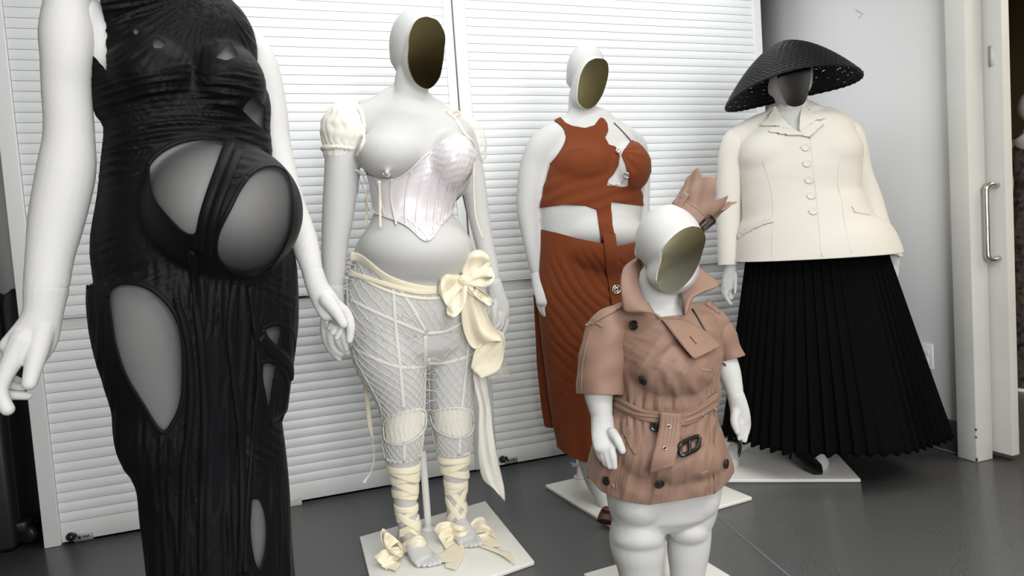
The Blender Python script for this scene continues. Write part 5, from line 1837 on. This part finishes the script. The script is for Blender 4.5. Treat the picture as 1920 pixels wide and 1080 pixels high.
# trench coat
tc = thing('trench_coat', 'short-sleeved tan belted trench coat with dark buttons on the small mannequin', 'coat', f4.U(1240, 935))
crow = [(1246, 572, 56, 0, .8), (1246, 592, 84, 0, .72), (1249, 625, 99, 0, .72), (1252, 660, 100, 0, .78), (1252, 700, 97, .0, .84), (1249, 745, 94, 0, .86), (1247, 772, 97, 0, .86), (1243, 805, 111, 0, .82), (1239, 845, 128, .0, .8), (1237, 885, 136, .0, .78), (1239, 915, 132, 0, .76), (1242, 950, 126, 0, .76), (1242, 985, 122, 0, .76)]
core = union([tube(f4, crow, yaw=.18, n=60), tube(f4, [(1148, 612, 30, .02), (1195, 586, 26, .01), (1290, 584, 26, -.02), (1345, 610, 26, -.04)], k=.9), blob(f4, 1256, 690, 84, 62, .13, .03), blob(f4, 1248, 860, 106, 60, .14, .045)], .0039, 14)
V, F = core
N = vnormals(V, F)
px, py, dp = project(V)
w = wob(V, .16, 40)
w2 = wob(V, .07, 41)
fold = w * .0018
wst = np.exp(-((py - 775) / 42) ** 2)
ang = np.arctan2(px - 1262, 775 - py + np.where(py < 775, 60, -90))
fold = fold + wst * np.abs(np.sin((px + 8 * w) / 17 * PI)) * .006 * sstep(0, 14, np.abs(py - 775))
ccr = (px - 1190) * .55 + (py - 690)
fold = fold + np.exp(-((py - 650) / 60) ** 2) * np.exp(-((px - 1215) / 60) ** 2) * np.sin(ccr / 17 * PI + w * 2) * .0022
fold = fold + np.exp(-((py - 735) / 40) ** 2) * np.sin((px - .4 * py + 14 * w) / 20 * PI) * .0028
fold = fold + sstep(850, 910, py) * np.sin((px + 22 * w2 + .3 * py) / 36 * PI) * .0035
fold = fold + w2 * .0008
c1 = swag(px * .8 + (py - 690) * .6, px, 61, 30, 70, .3, 3)
c2 = swag(py - .25 * (px - 1250), px, 62, 22, 52, .35, 4)
c3 = swag(px + .25 * py, py, 63, 16, 40, .25, 4)
fold = fold + (c1 - .32) * .006 * np.exp(-((py - 690) / 62) ** 2) + (c2 - .32) * .005 * np.exp(-((py - 640) / 60) ** 2) + (c3 - .32) * .007 * np.exp(-((py - 775) / 48) ** 2) + (c3 - .32) * .006 * sstep(810, 880, py)
V = V + N * fold[:, None]
px, py, dp = project(V)
N = vnormals(V, F)
fr = ((CP - V) * N).sum(1) > 0
hemx = [1080, 1104, 1128, 1160, 1193, 1216, 1260, 1300, 1340, 1355, 1368, 1380]
hemy = [872, 896, 922, 936, 944, 947, 941, 934, 926, 914, 900, 880]
hem = np.where(fr, np.interp(px, hemx, hemy), 890 - .05 * (px - 1240))
NK4 = [(1195, 478), (1198, 515), (1204, 540), (1216, 568), (1231, 590), (1240, 594), (1284, 590), (1282, 570), (1276, 552), (1270, 520), (1262, 470)]
sN = np.where(fr, -sdf(px, py, NK4), 1e3)
Vc, Fc = clip(V, F, np.minimum(np.minimum(hem - py, sN), py - 566))
mk('coat_body', Vc, Fc, M_TRENCH, tc, solid=.003)
TC = bvh(V, F)
slv = []
for rows, cut in (([(1166, 588, 22, .02), (1146, 610, 38, .03), (1132, 650, 43, .04), (1127, 700, 45, .045), (1126, 745, 46, .05), (1126, 780, 46, .05)], lambda x, y: 739.5 - y - .03 * (1126 - x)),
                  ([(1322, 588, 18, -.04), (1342, 608, 26, -.045), (1356, 635, 27, -.05), (1370, 665, 23, -.05), (1384, 700, 24, -.05)], lambda x, y: 673 - y + .28 * (1374 - x) * 1.0)):
    Vq, Fq = union([tube(f4, rows, n=30)], .005, 4)
    qx, qy, _ = project(Vq)
    Nq = vnormals(Vq, Fq)
    Vq = Vq + Nq * (wob(Vq, .09, 50) * .003 + np.sin((qy + .5 * qx) / 26 * PI) * .0016)[:, None]
    slv.append(bvh(Vq, Fq))
    Vq, Fq = clip(Vq, Fq, cut(qx, qy))
    sv = mk('sleeve', Vq, Fq, M_TRENCH, tc, solid=.003)
    if rows[0][0] < 1200:
        Vs, Fs = strip(slv[0], [(1093, 614), (1086, 660), (1082, 700), (1081, 734)], 2, .001, .0005)
        Vs, Fs = strip(slv[0], [(1108, 622), (1098, 655), (1092, 690), (1090, 734)], 1.4, .001, .0004)
        mk('sleeve_seam', Vs, Fs, M_THREAD, sv)
        Vs, Fs = strip(slv[0], [(1112, 602), (1122, 608), (1131, 613)], 5, .002, .001, step=3)
        mk('shoulder_loop', Vs, Fs, M_TRENCH, sv)
TA = bvh(*join([(V, F)] + [union([tube(f4, r, n=30)], .006, 3) for r in ([(1166, 588, 22, .02), (1146, 610, 38, .03), (1132, 650, 43, .04), (1127, 700, 45, .045)], [(1322, 588, 18, -.04), (1342, 608, 26, -.045), (1356, 635, 27, -.05), (1370, 665, 23, -.05)])]))
# shoulder epaulettes
for q in ([(1097, 608), (1118, 592), (1140, 580), (1166, 566), (1168, 574), (1145, 588), (1122, 600), (1101, 614)], [(1328, 562), (1340, 570), (1352, 584), (1348, 587), (1334, 577), (1322, 570)]):
    V_, F_ = patch(TA, q, .008, 3, sm=3)
    mk('epaulette', V_, F_, M_TRENCH, tc, solid=.004)
# upright collar, folded lapel
def cloth_grid(A, B, off_mid=0, name='collar', n=10, material=None, thick=.003, curl=0.0):
    """sheet between two edge curves given as (px,py,off)"""
    A = catmull(np.array(A, float), 6)
    B = catmull(np.array(B, float), 6)
    L = max(len(A), len(B))
    t = np.linspace(0, 1, L)
    A = np.stack([np.interp(t, np.linspace(0, 1, len(A)), A[:, i]) for i in range(3)], 1)
    B = np.stack([np.interp(t, np.linspace(0, 1, len(B)), B[:, i]) for i in range(3)], 1)
    rows = []
    for s in np.linspace(0, 1, n):
        C = A * (1 - s) + B * s
        rows.append([f4.U(c[0], c[1], c[2] + curl * math.sin(PI * s)) for c in C])
    return sheet(np.array(rows), material or M_TRENCH, name, tc, thick)
cloth_grid([(1197, 482, -.05), (1174, 497, -.03), (1166, 512, .0), (1164, 540, .055), (1168, 570, .09), (1172, 584, .10), (1200, 586, .115), (1221, 586, .125), (1236, 598, .13)],
           [(1199, 486, -.05), (1196, 500, -.045), (1196, 520, .0), (1199, 540, .04), (1208, 560, .08), (1216, 570, .10), (1224, 582, .115), (1231, 590, .125), (1239, 595, .13)], curl=.012)
cloth_grid([(1199, 484, -.05), (1206, 478, -.10), (1236, 476, -.13), (1262, 482, -.12), (1285, 520, -.06), (1300, 545, -.02)], [(1197, 520, -.04), (1212, 525, -.09), (1240, 535, -.11), (1265, 548, -.09), (1280, 560, -.02), (1284, 575, .02)], curl=-.01, name='collar_stand')
cloth_grid([(1306, 497, .0), (1320, 508, .0), (1349, 533, .01), (1322, 547, .03), (1300, 559, .05), (1288, 586, .09)],
           [(1296, 512, -.01), (1284, 530, .0), (1274, 545, .03), (1277, 556, .05), (1281, 570, .07), (1284, 590, .10)], curl=.012, material=M_TRENCH_IN)
def surf_off(x, y, tree):
    h, nn = picks(tree, [(x, y)])
    return (h[0] - f4.B) @ f4.n
def on_coat(rows, tree=TC):
    return [(x, y, surf_off(x, y, tree) + o_) for x, y, o_ in rows]
lp = cloth_grid(on_coat([(1240, 598, .006), (1262, 598, .006), (1290, 602, .006), (1318, 618, .008), (1340, 634, .010)]) + [(1352, 648, surf_off(1340, 648, TC) + .016)],
                on_coat([(1242, 600, .010), (1252, 613, .014), (1266, 632, .020), (1284, 654, .028), (1298, 669, .032), (1304, 673, .032)]), curl=.004, name='folded_lapel')
lp.data.update()
V_ = np.array([v.co for v in lp.data.vertices]) + world_loc(lp)
F_ = np.array([list(p_.vertices) for p_ in lp.data.polygons])
TL = bvh(V_, F_)
Vs, Fs = strip(TL, [(1293, 632), (1305, 646)], 2.2, .001, .002, step=2)
mk('buttonhole', Vs, Fs, M_BLACK, lp)
Vs, Fs = strip(TL, [(1252, 604), (1268, 630), (1284, 650), (1303, 669), (1330, 658), (1350, 649)], 1.2, .001, .0018, step=4)
mk('topstitch', Vs, Fs, M_THREAD, lp)
# storm flap edge behind the lapel on the shoulder
Vs, Fs = strip(TC, [(1297, 580), (1312, 604), (1328, 634)], 3, .0025, .002)
mk('storm_flap_edge', Vs, Fs, M_BLACK, tc)
# hook at the neck
h, nn = picks(TC, [(1234, 598)])
V_, F_ = tube3(np.array([h[0] + nn[0] * .014 + np.array([dx, 0, dz]) for dx, dz in ((-.008, .004), (-.002, .006), (.004, .001), (.002, -.006), (-.003, -.003))]), .0018, n=6)
mk('neck_hook', V_, F_, M_STEEL, tc)
# buttons
for x, y, r in ((1190, 610, 8.6), (1208.5, 711, 8.8), (1229, 800, 8), (1139.5, 901, 7.6), (1235, 905, 8.4), (1358, 869, 7), (1345, 771, 6), (1357, 681, 6.5), (1152, 568, 6)):
    tr = TA if y < 600 or x > 1350 and y < 700 else TC
    h, nn = picks(tr, [(x, y)])
    mp = ((h[0] - CP) @ FWD) / FPX
    R_ = r * mp * (1.12 if x < 1300 else 1.35)
    c = h[0] + nn[0] * (.012 if y < 600 else .0035)
    V_, F_ = revolve([(.0, 0), (R_ * .85, 0), (R_, .0022), (R_, .0042), (R_ * .86, .0056), (R_ * .74, .0042), (R_ * .3, .0036), (.0, .0036)], c, nn[0], 28)
    bt = mk('coat_button', V_, F_, M_BUTTON, tc, label='round dark horn button')
    e1 = nrm(np.cross(nn[0], [.2, .3, 1]))
    e2 = np.cross(nn[0], e1)
    for a, b in ((1, 1), (1, -1), (-1, 1), (-1, -1)):
        V_, F_ = tube3(np.array([c + nn[0] * .0036 + (e1 * a + e2 * b) * R_ * .18, c + nn[0] * .0042 + (e1 * a + e2 * b) * R_ * .05]), .0008, n=6)
        mk('button_thread', V_, F_, M_BUTTON, bt)
for q in ([(1313, 692), (1335, 695)], [(1312, 888), (1326, 883)], [(1146, 906), (1153, 914)]):
    Vs, Fs = strip(TC, q, 3, .0015, .001, step=3)
    mk('buttonhole', Vs, Fs, M_THREAD, tc)
# front edge stitching and dart seams
for q, wd in (([(1353, 655), (1346, 690), (1342, 730), (1341, 765), (1340, 810), (1339, 860), (1340, 924)], 2.4), ([(1345, 690), (1334, 735), (1332, 770), (1331, 830), (1331, 922)], 1.1), ([(1158, 630), (1158, 690), (1164, 740)], 1.6), ([(1180, 800), (1168, 840), (1160, 880), (1156, 918)], 1.1)):
    Vs, Fs = strip(TC, q, wd, .0012, .0006, sm=5)
    mk('stitched_seam', Vs, Fs, M_THREAD if wd < 1.5 else M_TRENCH, tc)
# pocket welt
V_, F_ = patch(TC, [(1166, 790), (1176, 800), (1190, 832), (1196, 848), (1189, 852), (1178, 834), (1166, 806)], .004, 3)
mk('pocket_welt', V_, F_, M_TRENCH, tc, solid=.004)
# belt
bl = mk('belt', *strip(TC, [(1154, 752), (1172, 762), (1196, 775), (1216, 781), (1240, 782)], 24, .006, .002, sm=8), M_TRENCH, tc)
for dy in (-6, 5):
    mk('belt_fold', *strip(TC, [(1156, 752 + dy), (1176, 762 + dy), (1200, 774 + dy), (1238, 779 + dy * .6)], 7, .004, .008, sm=8), M_TRENCH, bl)
b2 = mk('belt', *strip(TC, [(1266, 788), (1290, 784), (1316, 768), (1336, 752), (1344, 744)], 27, .006, .002, sm=8), M_TRENCH, tc)
for dy in (-7, 6):
    mk('belt_fold', *strip(TC, [(1272, 786 + dy * .6), (1294, 780 + dy), (1320, 764 + dy), (1340, 750 + dy)], 8, .004, .008, sm=8), M_TRENCH, b2)
for x, y in ((1314, 774), (1334, 763)):
    h, nn = picks(TC, [(x, y)])
    V_, F_ = tube3(np.array([h[0] + nn[0] * .014 + nrm(np.cross(nn[0], [0, 0, 1])) * math.cos(t) * .004 + np.array([0, 0, 1]) * math.sin(t) * .004 for t in np.linspace(0, 6.28, 13)]), .0012, n=6)
    mk('eyelet', V_, F_, M_STEEL, b2)
TAIL = [(1238, 773), (1256, 771), (1278, 777), (1274, 820), (1270, 846), (1263, 874), (1240, 881), (1217, 888), (1222, 862), (1230, 826), (1236, 795)]
tl = cloth_grid(on_coat([(1238, 772, .022), (1236, 800, .020), (1230, 830, .020), (1222, 862, .020), (1217, 888, .020)]),
                on_coat([(1278, 776, .022), (1277, 800, .020), (1274, 825, .020), (1269, 850, .020), (1263, 874, .020)]), name='belt_tail', thick=.005, curl=.003)
V_ = np.array([v.co for v in tl.data.vertices]) + world_loc(tl)
F_ = np.array([list(p_.vertices) for p_ in tl.data.polygons])
TT = bvh(V_, F_)
for dx in (-14, -7, 0, 7, 13):
    mk('belt_stitching', *strip(TT, [(1257 + dx, 778), (1252 + dx, 820), (1243 + dx, 872 - dx * .3)], .9, .0007, .0028, step=8), M_THREAD, tl)
for x, y in ((1254, 800), (1247, 842)):
    h, nn = picks(TT, [(x, y)])
    e1 = nrm(np.cross(nn[0], [0, 0, 1]))
    e2 = np.cross(nn[0], e1)
    V_, F_ = tube3(np.array([h[0] + nn[0] * .0035 + e1 * math.cos(t) * .0045 + e2 * math.sin(t) * .0045 for t in np.linspace(0, 6.28, 15)]), .0014, n=6, round_ends=False)
    ey = mk('eyelet', V_, F_, M_STEEL, tl)
    V_, F_ = revolve([(.0, 0), (.0038, 0), (.0, .0006)], h[0] + nn[0] * .003, nn[0], 12)
    mk('hole', V_, F_, M_BLACK, tl)


def buckle(tree, pts, off, r, material, parent, name='buckle'):
    """rounded rectangular frame over the surface with a bar"""
    P, N = picks(tree, curve(pts + pts[:1], 1).tolist())
    N[:] = N.mean(0) / np.linalg.norm(N.mean(0))
    c = P.mean(0)
    n_ = N[0]
    P = P - ((P - c) @ n_)[:, None] * n_ + n_ * off
    Q = []
    m_ = len(P) - 1
    for i in range(m_):
        a, b, d = P[i - 1 if i else m_ - 1], P[i], P[(i + 1) % m_]
        Q += [b + (a - b) * .22, b + (a - b) * .06 + (d - b) * .06, b + (d - b) * .22]
    Q.append(Q[0])
    V_, F_ = tube3(np.array(Q + [Q[1]]), r, n=8, round_ends=False)
    o = mk(name, V_, F_, material, parent)
    V_, F_ = tube3(np.array([(P[0] + P[1]) / 2, (P[2] + P[3]) / 2]), r * .8, n=8)
    mk('buckle_bar', V_, F_, material, o)
    return o


mk('belt_end', *strip(TC, [(1262, 853), (1280, 846), (1298, 838), (1312, 832)], 16, .004, .006, sm=5), M_TRENCH, tc)
buckle(TC, [(1268, 838), (1304, 823), (1304, 846), (1268, 864)], .022, .0058, M_BUTTON, tc, 'belt_buckle')
# crown cut from a trench cuff
cw = thing('crown_hat', "tan trench-cloth crown with jagged points and a small buckle on the short mannequin's head", 'crown', f4.U(1290, 405))
bc = f4.U(1291, 404, .0)
tcn = f4.U(1342, 345, -.005)
axc = nrm(tcn - bc)
e1 = nrm(f4.U(1319, 428, .0) - f4.U(1262, 392, .0))
e1 = nrm(e1 - axc * (e1 @ axc))
e2 = np.cross(axc, e1)
mp = f4.m(1300, 380)
rb, rt = 33 * mp, 47 * mp
if e2 @ f4.n < 0:
    e2 = -e2
Hc = np.linalg.norm(tcn - bc)
n_ = 96
th = np.linspace(0, 2 * PI, n_, endpoint=False)
pk = [(0.0, 1.08), (.5, .64), (.85, 1.0), (1.15, .72), (1.75, 1.12), (2.2, .96), (2.6, 1.10), (3.14, .74), (3.7, 1.02), (4.2, .7), (4.8, 1.12), (5.3, .72), (5.8, 1.0), (6.2832, 1.08)]
tops = np.interp(th, [a for a, b in pk], [b for a, b in pk])
R = []
for s in np.linspace(0, 1, 22):
    hh = s * tops * Hc
    rr = rb + (rt - rb) * (hh / Hc) + .0022 * np.sin(th * 5 + hh * 60) + .0016 * np.sin(th * 9 - hh * 90)
    R.append(bc + e1 * (np.cos(th) * rr)[:, None] + e2 * (np.sin(th) * rr * .85)[:, None] + axc * (hh - .010)[:, None])
V_, F_ = loft(np.array(R), cap=False)
cr_ = mk('crown_cloth', V_, F_, M_TRENCH_IN, cw, solid=.003)
def ring_pt(a, h, lift):
    rr = rb + (rt - rb) * h / Hc + lift
    return bc + e1 * math.cos(a) * rr + e2 * math.sin(a) * rr * .85 + axc * (h - .010)
def ring_n(a):
    return nrm(e1 * math.cos(a) + e2 * math.sin(a))
aa = np.linspace(2.9, .10, 30)
P = np.array([ring_pt(a, .020, .004) for a in aa])
N_ = np.array([ring_n(a) for a in aa])
cb = mk('crown_strap', *band(P, N_, .030, .003), M_TRENCH_IN, cw)
for dh in (-.011, .011):
    P2 = np.array([ring_pt(a, .020 + dh, .0075) for a in aa])
    mk('strap_stitching', *band(P2, N_, .0012, .0008), M_THREAD, cb)
P = np.array([ring_pt(2.25, h, .008) for h in np.linspace(-.004, .046, 8)])
mk('strap_loop', *band(P, np.array([ring_n(2.25)] * 8), .016, .003), M_TRENCH_IN, cw)
ac = .62
Q = [ring_pt(ac + .30, .000, .012), ring_pt(ac + .30, .040, .012), ring_pt(ac - .30, .040, .012), ring_pt(ac - .30, .000, .012)]
QQ = []
for i in range(4):
    a, b, d = Q[i - 1], Q[i], Q[(i + 1) % 4]
    QQ += [b + (a - b) * .2, b + (a - b) * .05 + (d - b) * .05, b + (d - b) * .2]
QQ += QQ[:2]
V_, F_ = tube3(np.array(QQ), .0034, n=8, round_ends=False)
bk = mk('crown_buckle', V_, F_, M_BUTTON, cw, label='small dark rectangular buckle')
V_, F_ = tube3(np.array([(Q[0] + Q[3]) / 2, (Q[1] + Q[2]) / 2]), .002, n=8)
mk('buckle_prong', V_, F_, M_BUTTON, bk)

# ------------------------------------------------------------------ a dressed figure glimpsed in the next room
q0 = on_x(1917, 185, 4.2)
f6 = Fig(4.2, q0[1])
dm = thing('dressed_form', 'dim dressed form glimpsed past the sliding door edge at far right', 'mannequin', f6.B)
cx = 1932
V, F = union([blob(f6, cx, 197, 20, 28, .09), tube(f6, [(cx, 215, 9, 0), (cx, 245, 12, 0), (cx, 262, 28, 0)])], .008, 3)
mk('head', V, F, M_MANN, dm)
V, F = union([tube(f6, [(cx, 258, 26, 0, .6), (cx, 285, 32, 0, .6), (cx, 320, 30, 0, .65), (cx, 345, 27, 0, .7), (cx, 400, 33, 0, .7), (cx, 480, 36, 0, .7), (cx, 560, 40, 0, .8), (cx, 700, 46, 0, .85)], n=24)], .010, 3)
mk('dress', V, F, mat('dark_floral', (.05, .035, .03), .7, noise=(30, .9)), dm)
for s in (-1, 1):
    V, F = union([tube(f6, [(cx + s * 27, 268, 9, 0), (cx + s * 33, 320, 8, 0), (cx + s * 34, 400, 6, 0)])], .008, 3)
    mk('arm', V, F, mat('tan_skin', (.45, .27, .16), .6), dm)
V, F = revolve([(.0, 0), (.15, 0), (.15, .012), (.0, .012)], f6.B, (0, 0, 1), 24)
mk('base_plate', V, F, M_PLATE, dm)
q1 = on_x(1914, 350, 2.95)
